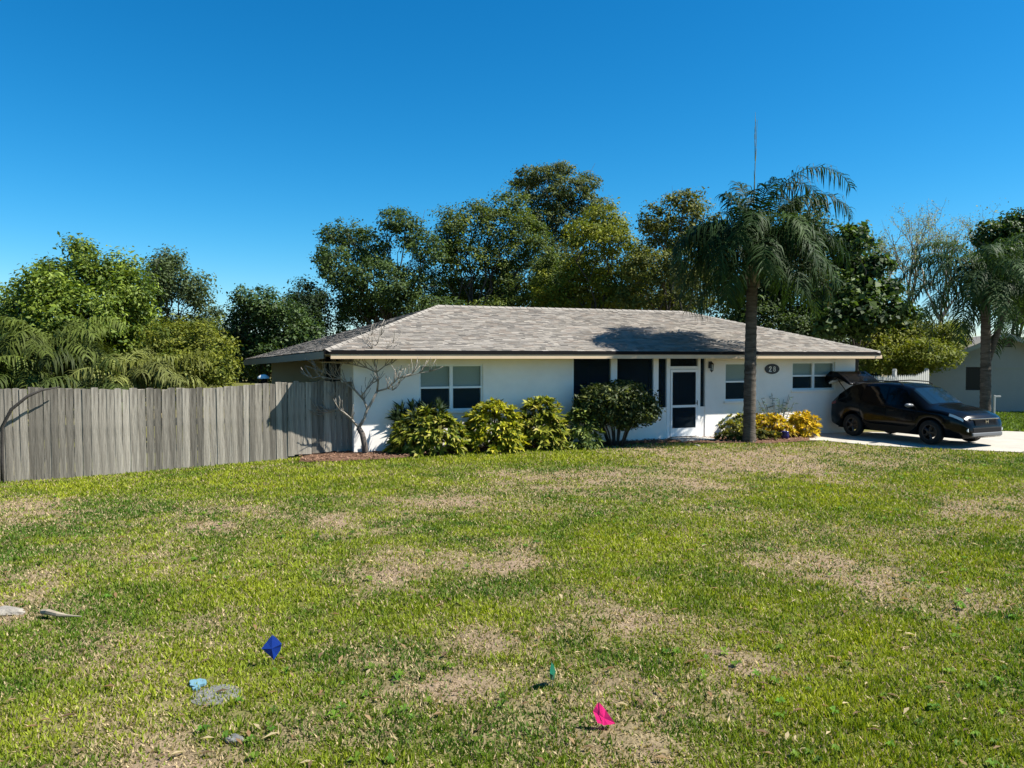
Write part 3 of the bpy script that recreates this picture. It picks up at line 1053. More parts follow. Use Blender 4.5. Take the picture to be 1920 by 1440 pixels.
tree('understory_tree', 'low dark tree filling the gap under the tall crowns, middle of the ridge', 'tree', GB, 49, 960,
     [(840, 560, 44, 34), (910, 555, 50, 36), (990, 560, 50, 34), (1060, 550, 46, 38), (950, 520, 40, 30), (1030, 515, 40, 30)],
     (.016, .032, .012), (.065, .095, .02), 81, leaf=.2, clump=.55, per=20, dens=.30, trunk_r=.14, squash=.6)
tree('understory_tree', 'low olive tree behind the ridge right under the palm crown', 'tree', GB, 47, 1290,
     [(1130, 560, 46, 30), (1210, 555, 50, 36), (1290, 555, 50, 38), (1360, 560, 46, 40), (1250, 515, 40, 32), (1330, 510, 40, 34)],
     (.03, .045, .012), (.11, .125, .024), 82, leaf=.2, clump=.55, per=20, dens=.30, trunk_r=.14, squash=.6)
tree('understory_tree', 'dark low tree behind the fern like palms at the far left', 'tree', GL, 27, 60,
     [(10, 620, 50, 44), (80, 640, 60, 40), (160, 650, 60, 36), (240, 650, 54, 40), (20, 690, 60, 36), (120, 700, 70, 30), (220, 700, 60, 30), (300, 650, 40, 40)],
     (.016, .036, .010), (.06, .10, .018), 83, leaf=.17, clump=.42, per=22, dens=.36, trunk_r=.1)

# distant wood closing the view low behind everything
rg = np.random.default_rng(77)
blobs = []
for k in range(110):
    x = -85 + k * 1.75 + rg.uniform(-.6, .6)
    y = 84 + rg.uniform(-6, 6)
    hh = rg.uniform(3.2, 5.2)
    blobs.append(((x, y, hh * .5), (2.0, 2.0, hh * .55)))
P, O, T = crown_points(blobs, rg, 1.0, 12, .4)
V, Fc, C = leaf_cards(P, .55, .7, rg, .3, leaf_colours(T, rg, (.02, .036, .014), (.06, .08, .025)), O)
o = link('distant_wood', npmesh('distant_wood', V, Fc, C), M['leaf'])
tag(o, 'low dark far off wood behind the houses', kind='stuff')

# bare pale trees on the right, behind
def bare_tree(name, label, group, px, py_top, d, spread_px, seed, levels=5, r0=.16, m=None, py_base=None):
    rng = random.Random(seed)
    b = at(px, 720, d); gb = gz(b.x, b.y)
    top = at(px, py_top, d).z - gb
    t = empty(name, (b.x, b.y, gb)); tag(t, label, 'tree', group)
    sp = spread_px * d / F
    tr, br = MB(), MB()
    fork_h = top * .42
    tr.tube([(0, 0, -.2), (.05, 0, fork_h * .5), (0, .04, fork_h)], [r0 * 1.2, r0, r0 * .85], 8)

    def grow(p, dirn, L, r, lev):
        pts = [p]; q = p.copy(); dd = dirn.copy()
        for i in range(4):
            dd = (dd + Vector((rng.gauss(0, .13), rng.gauss(0, .13), rng.gauss(0.05, .09)))).normalized()
            q = q + dd * L / 4; pts.append(q.copy())
        br.tube(pts, [r * (1 - .11 * i) for i in range(5)], 5 if lev < 3 else 3, cap=False)
        if lev >= levels: return
        for k in range(rng.choice([2, 3, 3])):
            i = rng.choice([2, 3, 4, 4])
            nd = (dd + Vector((rng.gauss(0, .55), rng.gauss(0, .55), rng.gauss(.12, .35)))).normalized()
            grow(pts[i], nd, L * rng.uniform(.58, .8), r * .58, lev + 1)
    for k in range(5):
        w = 2 * math.pi * k / 5 + rng.uniform(-.4, .4)
        grow(Vector((0, .02, fork_h)), Vector((math.cos(w) * sp / top * 1.3, math.sin(w) * sp / top * 1.3, .8)).normalized(), top * .27, r0 * .55, 1)
    build(tr, 'trunk', m, t, smooth=True); build(br, 'branches', m, t, smooth=True)
    g = np.random.default_rng(seed); vv = np.array(br.v)
    vv = vv[vv[:, 2] > fork_h * 1.25]
    P = vv[g.integers(0, len(vv), 5200)] + g.normal(0, .16, (5200, 3))
    V, Fc, C = leaf_cards(P, .13, .5, g, .2, leaf_colours(g.random(5200), g, (.13, .15, .07), (.24, .26, .13)))
    link('young_leaves', npmesh('young_leaves', V, Fc, C), M['leaf'], t)
    return t


bare_tree('bare_tree', 'pale leafless tree with a wide twiggy crown right of the knobbly tree', 'pale bare trees', 1690, 432, 52, 60, 4, m=M['palebark'], r0=.2)
bare_tree('bare_tree', 'pale leafless tree left of the right hand palm, behind the hedge', 'pale bare trees', 1762, 425, 58, 50, 8, m=M['palebark'], r0=.18)


# ------------------------------------------------------------------ palms
def frond(origin, az, el, length, droop, leaf, rng, tone, n=46, plume=1.0, width=.034, sag=.9, twist=0, dead=False, power=1.25):
    """one feather frond: arching stalk and drooping leaflets; returns vertices, faces and colours"""
    V, Fc, C = [], [], []
    pts = []; p = np.array(origin, float); S = 22
    for i in range(S + 1):
        s = i / S
        e = el - droop * s ** power
        a = az + twist * s
        dr_ = np.array([math.cos(a) * math.cos(e), math.sin(a) * math.cos(e), math.sin(e)])
        pts.append((p.copy(), dr_))
        p = p + dr_ * length / S
    col_r = np.array(tone) * (1.5 if not dead else 1)
    for i in range(S):
        a0, d0 = pts[i]; a1, d1 = pts[i + 1]
        r0 = .022 * (1 - i / S) + .005; r1 = .022 * (1 - (i + 1) / S) + .005
        s0 = np.cross(d0, [0, 0, 1.0]); s0 /= (np.linalg.norm(s0) + 1e-6); u0 = np.cross(s0, d0)
        b = len(V)
        for (c_, r_) in ((a0, r0), (a1, r1)):
            for (q, w) in ((1, -.4), (0, .7), (-1, -.4)):
                V.append(c_ + s0 * q * r_ + u0 * w * r_)
        for (i0, i1) in ((0, 1), (1, 2), (2, 0)):
            Fc.append((b + i0, b + i1, b + 3 + i1, b + 3 + i0))
        C += [col_r] * 6
    for k in range(n):
        s = .14 + .86 * (k + rng.random() * .6) / n
        i = min(int(s * S), S - 1)
        a0, d0 = pts[i]; f = s * S - i
        base = a0 + (pts[i + 1][0] - a0) * f
        side = np.cross(d0, [0, 0, 1.0]); side /= (np.linalg.norm(side) + 1e-6); up = np.cross(side, d0)
        prof = math.sin(min(1, .18 + s * .9) * math.pi * .92) ** .6
        for sg in (-1, 1):
            L = leaf * prof * rng.uniform(.75, 1.15)
            lift = rng.normal(0, .45) * plume
            dirn = side * sg * math.cos(lift) + up * (math.sin(lift) * .8 + .15) + d0 * rng.uniform(.35, .75)
            dirn /= np.linalg.norm(dirn)
            w = width * rng.uniform(.7, 1.2)
            wd = np.cross(dirn, up + 1e-3); wd /= (np.linalg.norm(wd) + 1e-6)
            q0 = base
            q1 = base + dirn * L * .45 - np.array([0, 0, sag * L * .10])
            q2 = base + dirn * L * .78 - np.array([0, 0, sag * L * .38])
            q3 = base + dirn * L * .90 - np.array([0, 0, sag * L * .80])
            b = len(V)
            V += [q0 - wd * w * .25, q0 + wd * w * .25, q1 - wd * w * .5, q1 + wd * w * .5, q2 - wd * w * .4, q2 + wd * w * .4, q3 - wd * w * .06, q3 + wd * w * .06]
            Fc += [(b, b + 1, b + 3, b + 2), (b + 2, b + 3, b + 5, b + 4), (b + 4, b + 5, b + 7, b + 6)]
            cc = np.array(tone) * rng.uniform(.65, 1.4)
            C += [cc] * 8
    return V, Fc, C


def put_frond(parent, args, rng, name='frond', mat_=None, **kw):
    V, Fc, C = frond(*args, rng, **kw) if False else frond(*args[:6], rng, args[6], **kw)
    return link(name, npmesh(name, np.array(V), Fc, np.array(C)), mat_ or M['frond'], parent)


def trunk_tube(h, r0, r1, lean=(0, 0), rings=26, n=14, bulge=.0):
    mb = MB(); pts, rad = [], []
    for i in range(rings * 2 + 1):
        t = i / (rings * 2)
        r = r0 * (1 - t) + r1 * t + (.35 * r0 * max(0, 1 - t * 9) ** 2)
        r *= 1 + (.05 if i % 2 else -.03)
        pts.append((lean[0] * t * t, lean[1] * t * t, -.15 + (h + .15) * t)); rad.append(r)
    mb.tube(pts, rad, n)
    return mb


QT, QT2 = (.014, .034, .008), (.034, .064, .013)
pb = at(1405, 790, 21.6); px_, py_ = pb.x, pb.y
qp = empty('queen_palm', (px_, py_, gz(px_, py_)))
tag(qp, 'tall queen palm with dark feathery fronds standing in front of the house', 'palm tree')
hq = at(1408, 485, 21.6).z
build(trunk_tube(hq, .172, .140, (.05, 0)), 'trunk', M['palmtrunk'], qp, smooth=True)
rng = np.random.default_rng(14)
# crown shaft: old leaf bases
mb = MB()
for k in range(16):
    w = k * 2.399; z = hq - .55 + k * .06
    mb.tube([(.05 + .13 * math.cos(w), .13 * math.sin(w), z - .25), (.05 + .17 * math.cos(w), .17 * math.sin(w), z + .15), (.05 + .30 * math.cos(w), .30 * math.sin(w), z + .55)], [.06, .05, .02], 6)
build(mb, 'leaf_bases', M['greybark'], qp, smooth=True)
org = (.05, 0, hq + .25)
# fronds that shape the outline (azimuth, elevation, length, droop)
FR = [
      (R(-15), R(52), 3.1, R(150)), (R(20), R(30), 3.1, R(125)), (R(-30), R(15), 3.0, R(105)),
      (R(170), R(52), 2.9, R(150)), (R(195), R(36), 3.0, R(140)), (R(160), R(20), 3.1, R(120)), (R(185), R(5), 3.0, R(100)),
      (R(95), R(75), 2.5, R(95)), (R(130), R(70), 2.4, R(120)), (R(250), R(66), 2.6, R(140)), (R(290), R(62), 2.7, R(145)),
      (R(60), R(55), 2.9, R(140)), (R(110), R(40), 3.0, R(130)), (R(80), R(20), 3.0, R(110)), (R(45), R(5), 3.0, R(95)), (R(140), R(0), 3.0, R(95)),
      (R(225), R(30), 2.9, R(135)), (R(265), R(30), 2.8, R(140)), (R(310), R(35), 2.9, R(135)), (R(335), R(-5), 2.9, R(80)), (R(240), R(-2), 2.9, R(90)),
      (R(290), R(0), 2.7, R(92)), (R(205), R(-20), 2.7, R(68)), (R(5), R(-18), 2.8, R(68)), (R(100), R(-15), 2.6, R(70)), (R(160), R(-25), 2.5, R(62)),
      (R(330), R(60), 2.5, R(150)), (R(178), R(62), 2.2, R(165)), (R(240), R(55), 2.5, R(150)), (R(70), R(45), 2.8, R(140)), (R(125), R(50), 2.8, R(140)), (R(40), R(60), 2.7, R(150)), (R(305), R(48), 2.6, R(150)), (R(215), R(48), 2.6, R(150)), (R(270), R(15), 2.5, R(115)), (R(320), R(15), 2.5, R(115))]
for (az, el, L, dp, pw) in ((R(2), R(74), 4.3, R(150), 2.1), (R(-12), R(64), 3.6, R(150), 1.8), (R(20), R(78), 3.9, R(165), 1.9),
                            (R(100), R(84), 2.5, R(60), 1.6), (R(200), R(82), 1.9, R(70), 1.6), (R(280), R(80), 2.3, R(80), 1.7),
                            (R(182), R(42), 3.0, R(140), 1.5), (R(172), R(54), 2.5, R(140), 1.6), (R(195), R(45), 3.1, R(145), 1.4), (R(-5), R(42), 3.4, R(140), 1.4)):
    put_frond(qp, (org, az, el, L, dp, .72, tuple(np.array(QT) * .95)), rng, n=70, width=.036, power=pw)
for (az, el, L, dp) in FR:
    tone = tuple(np.array(QT) + (np.array(QT2) - np.array(QT)) * rng.random())
    put_frond(qp, (org, az + rng.normal(0, .06), el, L * .95, dp * .94, .70, tone), rng, n=60, width=.034, twist=rng.normal(0, .18))
put_frond(qp, ((.05, -.05, hq + .1), R(-4), R(12), 3.0, R(112), .35, (.11, .085, .045)), rng, n=26, width=.024, dead=True)
put_frond(qp, ((.05, -.05, hq + .1), R(192), R(-35), 2.3, R(40), .4, (.12, .09, .05)), rng, n=24, width=.024, dead=True)
sp_top = at(1413, 225, 21.6)
mb = MB(); mb.tube([(.05, 0, hq + .2), (.06, 0, hq + 1.8), (.10, 0, hq + 3.0), (.13, 0, sp_top.z)], [.022, .013, .008, .004], 6)
for k in range(10):
    z = hq + 1.7 + k * .2
    mb.tube([(.08, 0, z), (.085 + .02 * rng.normal(), .02 * rng.normal(), z + .55)], [.008, .003], 4)
build(mb, 'spear_leaf', mat('spear_green', (.10, .12, .05), .7), qp)

# right hand palm beside the neighbour house
pr = at(1847, 790, 28.0)
rp = empty('queen_palm', (pr.x, pr.y, gz(pr.x, pr.y)))
tag(rp, 'palm with a forked trunk in front of the grey neighbour house', 'palm tree')
hr = at(1842, 535, 28.0).z
build(trunk_tube(hr, .19, .15, (-.1, 0)), 'trunk', M['palmtrunk'], rp, smooth=True)
mb = MB(); mb.tube([(-.05, .1, 1.7), (.25, .05, 2.8), (.55, 0, 3.9), (.75, 0, 4.6)], [.11, .11, .11, .09], 9)
build(mb, 'trunk', M['palmtrunk'], rp, smooth=True)
rng = np.random.default_rng(29)
org = (-.1, 0, hr + .25)
for k in range(38):
    az = k * 2.399; el = R(74 - k * 2.7)
    tone = tuple(np.array((.022, .044, .014)) + np.array((.025, .04, .012)) * rng.random())
    put_frond(rp, (org, az, el, 3.6 * rng.uniform(.85, 1.05), R(110 - k * .8), .6, tone), rng, n=40, width=.044)
for (az, el, L, dp) in ((R(178), R(38), 3.9, R(105)), (R(190), R(15), 3.7, R(80)), (R(165), R(52), 3.3, R(120))):
    put_frond(rp, (org, az, el, L, dp, .62, (.026, .05, .016)), rng, n=46, width=.044)
org2 = (.75, 0, 4.7)
for k in range(12):
    az = k * 2.399 + .7; el = R(60 - k * 6)
    put_frond(rp, (org2, az, el, 2.4 * rng.uniform(.85, 1.1), R(105), .5, (.03, .055, .02)), rng, n=34, width=.044)

# feathery palms behind the wooden fence: many stems each, drooping straw-green fronds
GPALM = 'clumping palms behind the wooden fence'
AR = [(12, 20.2, 3.6, 22, 41, 'clumping palm at the far left end of the fence', (.065, .095, .018)),
      (105, 20.8, 4.1, 26, 42, 'taller clumping palm in front of the pointed green tree', (.08, .105, .02)),
      (182, 20.0, 3.2, 20, 43, 'dull clumping palm hanging over the fence top', (.05, .07, .016)),
      (250, 20.6, 3.2, 22, 44, 'pale arching palm right of the other clumping palms', (.135, .15, .04)),
      (312, 21.6, 3.0, 16, 45, 'small clumping palm beside the yellow green bush', (.10, .11, .02))]
for (px, d, h, n, seed, label, tone) in AR:
    b = at(px, 720, d); zb = gz(b.x, b.y)
    t = empty('clumping_palm', (b.x, b.y, zb)); tag(t, label, 'palm', GPALM)
    rng = np.random.default_rng(seed)
    mb = MB()
    tops = []
    for k in range(4):
        w = rng.uniform(0, 6.28); ln = rng.uniform(.15, .5)
        e = (math.cos(w) * ln, math.sin(w) * ln, h * rng.uniform(.38, .66)); tops.append(e)
        mb.tube([(e[0] * .3, e[1] * .3, -.1), (e[0] * .6, e[1] * .6, e[2] * .5), e], [.055, .045, .04], 7)
    build(mb, 'stem', M['greybark'], t, smooth=True)
    for k in range(n):
        e = tops[k % 4]
        az = k * 2.399 + rng.normal(0, .3); el = R(rng.uniform(30, 84))
        tn = tuple(np.array(tone) * rng.uniform(.6, 1.25))
        put_frond(t, (e, az, el, h * rng.uniform(.42, .66), R(rng.uniform(80, 165)), .55, tn), rng, n=34, width=.04, plume=1.1, sag=1.15, twist=rng.normal(0, .5))
# dark tube added to stand in for a curved shadow on the fence at the far left
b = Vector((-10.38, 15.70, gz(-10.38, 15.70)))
t = empty('fence_shadow_curve', (b.x, b.y, b.z)); tag(t, 'dark curved tube standing in for a shadow on the fence at its left end', 'shadow_tube')
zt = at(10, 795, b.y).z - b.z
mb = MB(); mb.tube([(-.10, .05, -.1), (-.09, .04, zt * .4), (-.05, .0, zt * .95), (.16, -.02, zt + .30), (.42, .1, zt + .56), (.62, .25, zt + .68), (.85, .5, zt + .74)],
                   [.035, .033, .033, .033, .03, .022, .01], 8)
build(mb, 'stem', mat('shadow_curve_dark', (.03, .026, .022), .95, var=.3, scale=8, bump=.5), t, smooth=True)  # dark tube drawn for the shadow, not a plant stem
rng = np.random.default_rng(55)
for (px, d, az, L) in ((95, 18.4, R(-70), 1.1), (130, 18.3, R(-95), 1.0), (150, 18.5, R(-60), 1.2), (60, 18.0, R(-80), 1.0)):
    pass

# ------------------------------------------------------------------ leafless frangipani at the house corner
fb = ground(684, 853); FD = fb.y
fr_t = empty('frangipani_tree', fb); tag(fr_t, 'leafless frangipani with knobbly grey branches at the left house corner', 'tree')
cz = lambda cx, cy, off=0.0: at(480 + cx / 3.69, 540 + cy / 3.69, FD + off) - fb
rf = random.Random(31)
mb = MB()
tr_pts = [Vector((0.02, 0, -.1)), cz(752, 1090), cz(735, 1010, .02), cz(710, 968, .05)]
mb.tube(tr_pts, [.085, .072, .066, .062], 9)
build(mb, 'trunk', mat('dark_grey_bark', (.075, .062, .052), .9, var=.3, scale=9, bump=.5, bscale=30), fr_t, smooth=True)
BR = [([(710, 968), (745, 905), (765, 850), (800, 780), (838, 715)], .052, .038),
      ([(838, 715), (846, 650), (832, 585), (818, 500), (806, 420)], .034, .018),
      ([(838, 715), (905, 692), (950, 655), (985, 625), (1080, 592)], .030, .015),
      ([(770, 835), (735, 775), (690, 715), (640, 670), (585, 630)], .036, .024),
      ([(585, 630), (540, 605), (480, 580), (430, 565)], .022, .013),
      ([(585, 630), (530, 622), (450, 612), (392, 622)], .020, .012),
      ([(590, 632), (560, 570), (600, 520), (610, 500)], .018, .012),
      ([(725, 755), (765, 700), (805, 660)], .022, .013),
      ([(832, 585), (770, 555), (700, 535), (640, 525)], .022, .013),
      ([(710, 968), (660, 910), (610, 860), (575, 838)], .036, .024),
      ([(575, 838), (520, 850), (480, 862), (448, 882)], .022, .013),
      ([(575, 838), (490, 842), (430, 842), (372, 830)], .020, .011),
      ([(580, 838), (570, 800), (535, 765)], .018, .011),
      ([(985, 625), (1050, 610), (1130, 590), (1200, 578)], .015, .009),
      ([(905, 692), (945, 705), (985, 660)], .015, .010),
      ([(818, 500), (870, 470), (910, 430), (945, 380)], .018, .010),
      ([(806, 420), (780, 390), (795, 330)], .014, .008),
      ([(806, 420), (840, 380), (862, 330)], .014, .008),
      ([(832, 585), (890, 540), (940, 520), (950, 470)], .018, .010),
      ([(700, 535), (720, 490), (700, 440)], .014, .008),
      ([(640, 525), (590, 510), (550, 480)], .012, .008)]
mb = MB()
tips = []
for i, (pp, r0, r1) in enumerate(BR):
    off = .0 if i == 0 else rf.uniform(-.35, .35)
    pts = [cz(x, y, off * k / max(1, len(pp) - 1) + .05) for k, (x, y) in enumerate(pp)]
    pts = [p + Vector((rf.gauss(0, .012), rf.gauss(0, .012), rf.gauss(0, .012))) * (0 < k < len(pts) - 1) for k, p in enumerate(pts)]
    n = len(pts)
    mb.tube(pts, [.78 * (r0 + (r1 - r0) * k / (n - 1)) for k in range(n)], 7)
    if i > 0: tips.append((pts[-1], (pts[-1] - pts[-2]).normalized(), r1))
    if i > 0:
        for k in range(1, n - 1): tips.append((pts[k], (pts[k + 1] - pts[k - 1]).normalized(), r1 * .9))
for (p, dd, r) in tips:
    for k in range(rf.choice([3, 4, 4, 5])):
        q = p.copy(); e = (dd + Vector((rf.gauss(0, .6), rf.gauss(0, .6), rf.gauss(.35, .45)))).normalized()
        pts = [q.copy()]
        for j in range(3):
            e = (e + Vector((rf.gauss(0, .2), rf.gauss(0, .2), rf.gauss(.22, .15)))).normalized()
            q = q + e * rf.uniform(.07, .17); pts.append(q.copy())
        rr_ = min(r, .0085)
        mb.tube(pts, [rr_, rr_ * .9, rr_ * .85, rr_ * .8], 5)
build(mb, 'branches', M['greybark'], fr_t, smooth=True)


# ------------------------------------------------------------------ shrubs of the beds
def rosette_shrub(name, label, cat, group, pos, rx, ry, h, leaf, asp, base, alt, seed, n=120, per=11, droop=.5, alt2=None, low=.12, stems=9, lmat=None, dome=1.0, pointed=False):
    """shrub of many stems, each ending in a whorl of strap shaped leaves"""
    rng = np.random.default_rng(seed)
    t = empty(name, pos); tag(t, label, cat, group)
    V, Fc, C = [], [], []
    heads = []
    for k in range(n):
        w = rng.uniform(0, 2 * math.pi); e = math.asin(rng.uniform(-.05 if dome > .9 else .2, 1))
        rad = rng.uniform(.72, 1.0) if rng.random() < .78 else rng.uniform(.3, .7)
        ct = np.array([math.cos(w) * math.cos(e) * rx, math.sin(w) * math.cos(e) * ry, h * (low + (1 - low) * max(0, math.sin(e)) ** .9)])
        ct[:2] *= rad; ct[2] *= (.65 + .35 * rad)
        ct += rng.normal(0, .03, 3)
        ct[2] = max(ct[2], .06)
        out = np.array([math.cos(w) * math.cos(e), math.sin(w) * math.cos(e), .55 + math.sin(e)]); out /= np.linalg.norm(out)
        heads.append(ct)
        u = np.cross(out, [.3, .2, .9]); u /= np.linalg.norm(u); v = np.cross(out, u)
        tone = rng.random()
        for j in range(per):
            a = 2 * math.pi * j / per + rng.uniform(-.3, .3)
            tilt = rng.uniform(.35, 1.15) if not pointed else rng.uniform(.15, .95)
            d_ = (u * math.cos(a) + v * math.sin(a)) * math.sin(tilt) + out * math.cos(tilt)
            L = leaf * rng.uniform(.65, 1.25); W = L * asp
            sd_ = np.cross(d_, out); sd_ /= (np.linalg.norm(sd_) + 1e-6)
            nr = np.cross(sd_, d_)
            q1 = ct + d_ * L * .5 + nr * L * .03
            q2 = ct + d_ * L * .95 - np.array([0, 0, L * droop * rng.uniform(.2, .7)])
            b = len(V)
            V += [ct, q1 + sd_ * W * .5 + nr * W * .12, q1 - sd_ * W * .5 + nr * W * .12, q2]
            Fc += [(b, b + 1, b + 3, b + 2)]
            m = np.clip(tone * .7 + rng.normal(.1, .25), 0, 1)
            c = np.array(base) * (1 - m) + np.array(alt) * m
            if alt2 is not None and rng.random() < .16: c = np.array(alt2)
            C += [c * rng.uniform(.7, 1.3)] * 4
    link('foliage', npmesh('foliage', np.array(V), Fc, np.array(C)), lmat or M['gloss'], t)
    mb = MB()
    for k in range(stems):
        c = heads[int(rng.integers(len(heads)))]
        mb.tube([(c[0] * .15, c[1] * .15, -.05), (c[0] * .5, c[1] * .5, c[2] * .5), tuple(c)], [.018, .014, .008], 5)
    build(mb, 'stems', M['bark'], t)
    return t


def shrub_px(name, label, cat, group, pxl, pxr, py_top, py_base, *a, depth=.0, thick=.8, wall_gap=None, **kw):
    b = ground((pxl + pxr) / 2, py_base)
    d = b.y + depth
    if wall_gap is not None:
        a_ = ray((pxl + pxr) / 2, 800)[0]
        d = (LY * HC - LX * HS) / (HC - a_ * HS) - wall_gap
    rx = (pxr - pxl) / 2 * d / F
    c = at((pxl + pxr) / 2, py_base, d)
    h = at(960, py_top, d).z - gz(c.x, d)
    return rosette_shrub(name, label, cat, group, (c.x, d, gz(c.x, d) + .03), rx, rx * thick, h, *a, **kw)


GS = 'variegated shrubs along the front wall'
CG, CY = (.035, .06, .012), (.20, .20, .025)
shrub_px('spiky_shrub', 'dark spiky leaved plant below the left window, behind the variegated shrub', 'shrub', None, 738, 850, 762, 840, .34, .13,
         (.012, .026, .012), (.03, .05, .018), 61, wall_gap=0.42, n=34, per=20, droop=.25, low=.55, pointed=True)
shrub_px('variegated_shrub', 'widest variegated shrub, green and cream leaves, leftmost in the bed', 'shrub', GS, 728, 876, 776, 846, .23, .30,
         (.06, .095, .012), (.30, .30, .03), 62, wall_gap=0.72, n=330, thick=.6, low=.03, alt2=(.26, .24, .06))
shrub_px('variegated_shrub', 'variegated shrub with bright yellow right side under the right end of the left window', 'shrub', GS, 866, 984, 757, 838, .22, .30,
         (.075, .105, .010), (.42, .40, .02), 63, wall_gap=0.75, n=260, low=.03, alt2=(.40, .36, .04))
shrub_px('variegated_shrub', 'variegated shrub against plain white wall right of the left window', 'shrub', GS, 964, 1064, 750, 830, .24, .27,
         (.065, .10, .014), (.31, .31, .03), 64, wall_gap=0.7, n=230, low=.03, alt2=(.30, .26, .06))
shrub_px('variegated_shrub', 'smallest variegated shrub beside the big dark round shrub', 'shrub', GS, 1052, 1128, 770, 828, .22, .27,
         (.05, .085, .02), (.22, .26, .06), 65, wall_gap=0.9, n=120, low=.03)

# big clipped shrub: its own dome of small leaves on several bare stems
d = (LY * HC - LX * HS) / (HC - ray(1155, 800)[0] * HS) - .85
c = at(1155, 760, d)
bs = empty('round_shrub', (c.x, d, gz(c.x, d))); tag(bs, 'big dark rounded shrub with bare lower stems in front of the porch screens', 'shrub')
rng = np.random.default_rng(66)
zt = at(960, 716, d).z - gz(c.x, d); zb_ = at(960, 795, d).z - gz(c.x, d)
rx = 84 * d / F
blobs = [((0, 0, (zt + zb_) / 2 + .02), (rx * .92, rx * .62, (zt - zb_) / 2 * .9)), ((-.55, -.1, zb_ + .45), (.55, .5, .42)), ((.6, -.1, zb_ + .35), (.55, .5, .40)),
         ((.1, -.25, zb_ + .28), (.6, .35, .38)), ((.2, -.2, zt - .3), (.5, .45, .25)), ((-.3, -.1, zt - .32), (.5, .45, .25))]
P, O, T = crown_points(blobs, rng, .2, 20, .6)
V, Fc, C = leaf_cards(P, .115, .42, rng, .3, leaf_colours(T, rng, (.014, .028, .01), (.085, .105, .022), alt2=(.15, .16, .04)), O)
link('foliage', npmesh('foliage', V, Fc, C), M['gloss'], bs)
mb = MB()
for k in range(12):
    w = rng.uniform(0, 6.28); e = Vector((math.cos(w) * rx * .55, math.sin(w) * .4, zb_ + .3))
    mb.tube([(e.x * .25, e.y * .3, -.05), (e.x * .5, e.y * .6, e.z * .45), e, e * 1.15 + Vector((0, 0, .2))], [.03, .026, .02, .01], 6)
build(mb, 'stems', M['bark'], bs, smooth=True)

GY = 'yellow crotons round the foot of the palm'
shrub_px('low_shrub', 'low yellowish green shrub left of the palm foot', 'shrub', None, 1338, 1420, 778, 822, .15, .4, (.04, .065, .014), (.24, .23, .03), 67, depth=.35, n=170, alt2=(.42, .36, .04))
shrub_px('croton', 'gold and orange croton directly at the palm foot', 'croton', GY, 1388, 1490, 782, 822, .19, .28, (.26, .18, .012), (.58, .44, .012), 68, depth=.15, n=120, alt2=(.40, .20, .02))
shrub_px('croton', 'brightest yellow croton at the right end of the bed', 'croton', GY, 1474, 1532, 776, 822, .19, .28, (.30, .20, .012), (.62, .45, .02), 69, depth=.25, n=120, alt2=(.58, .36, .02))
shrub_px('croton', 'pale yellow green croton behind the blue pot', 'croton', GY, 1430, 1484, 768, 815, .17, .28, (.12, .13, .02), (.40, .38, .04), 70, depth=.65, n=70)
shrub_px('border_plant', 'low yellowish groundcover along the front of the palm bed', 'plant', None, 1340, 1468, 808, 828, .11, .4, (.03, .045, .014), (.16, .15, .03), 71, depth=.08, n=150, thick=.16, lmat=M['leaf'])
# tall bluish plant against the wall
b = ground(1460, 824); d = b.y + 1.0; c = at(1458, 780, d)
t = empty('tall_plant', (c.x, d, gz(c.x, d))); tag(t, 'thin blue green leafy plant against the wall right of the palm trunk', 'plant')
rng = np.random.default_rng(72)
mb = MB(); V, Fc, C = [], [], []
hh = at(960, 738, d).z - gz(c.x, d)
for k in range(11):
    e = np.array([rng.normal(0, .36), rng.normal(0, .2), hh * rng.uniform(.65, 1.02)])
    mb.tube([(e[0] * .2, e[1] * .2, 0), (e[0] * .55, e[1] * .5, e[2] * .55), tuple(e)], [.014, .011, .006], 5)
    for j in range(13):
        s = rng.uniform(.4, 1.0)
        p = np.array([e[0] * (.2 + .8 * s), e[1] * s, e[2] * s])
        a = rng.uniform(0, 6.28); dv = np.array([math.cos(a), math.sin(a), rng.uniform(0, .7)]); dv /= np.linalg.norm(dv)
        sv = np.cross(dv, [0, 0, 1.0]); L = rng.uniform(.10, .19); b_ = len(V)
        V += [p, p + dv * L * .5 + sv * .03, p + dv * L * .5 - sv * .03, p + dv * L - np.array([0, 0, .04])]
        Fc.append((b_, b_ + 1, b_ + 3, b_ + 2)); C += [np.array((.075, .12, .085)) * rng.uniform(.6, 1.4)] * 4
build(mb, 'stems', M['greybark'], t)
link('foliage', npmesh('foliage', np.array(V), Fc, np.array(C)), M['leaf'], t)
# blue glazed pot
b = ground(1473, 826); t = empty('garden_pot', (b.x, b.y + .05, b.z + .02)); tag(t, 'small dark blue glazed pot between the yellow crotons', 'pot')
mb = MB(); mb.lathe([(0, .0), (.075, .0), (.11, .07), (.12, .14), (.10, .215), (.11, .24), (.095, .245), (.085, .21), (0, .20)], 20)
build(mb, 'body', M['pot'], t, smooth=True)
# small plant left of the door
shrub_px('small_plant', 'small reddish plant left of the porch step', 'plant', None, 1226, 1248, 792, 824, .12, .35, (.05, .03, .02), (.11, .08, .04), 73, depth=.6, n=26)


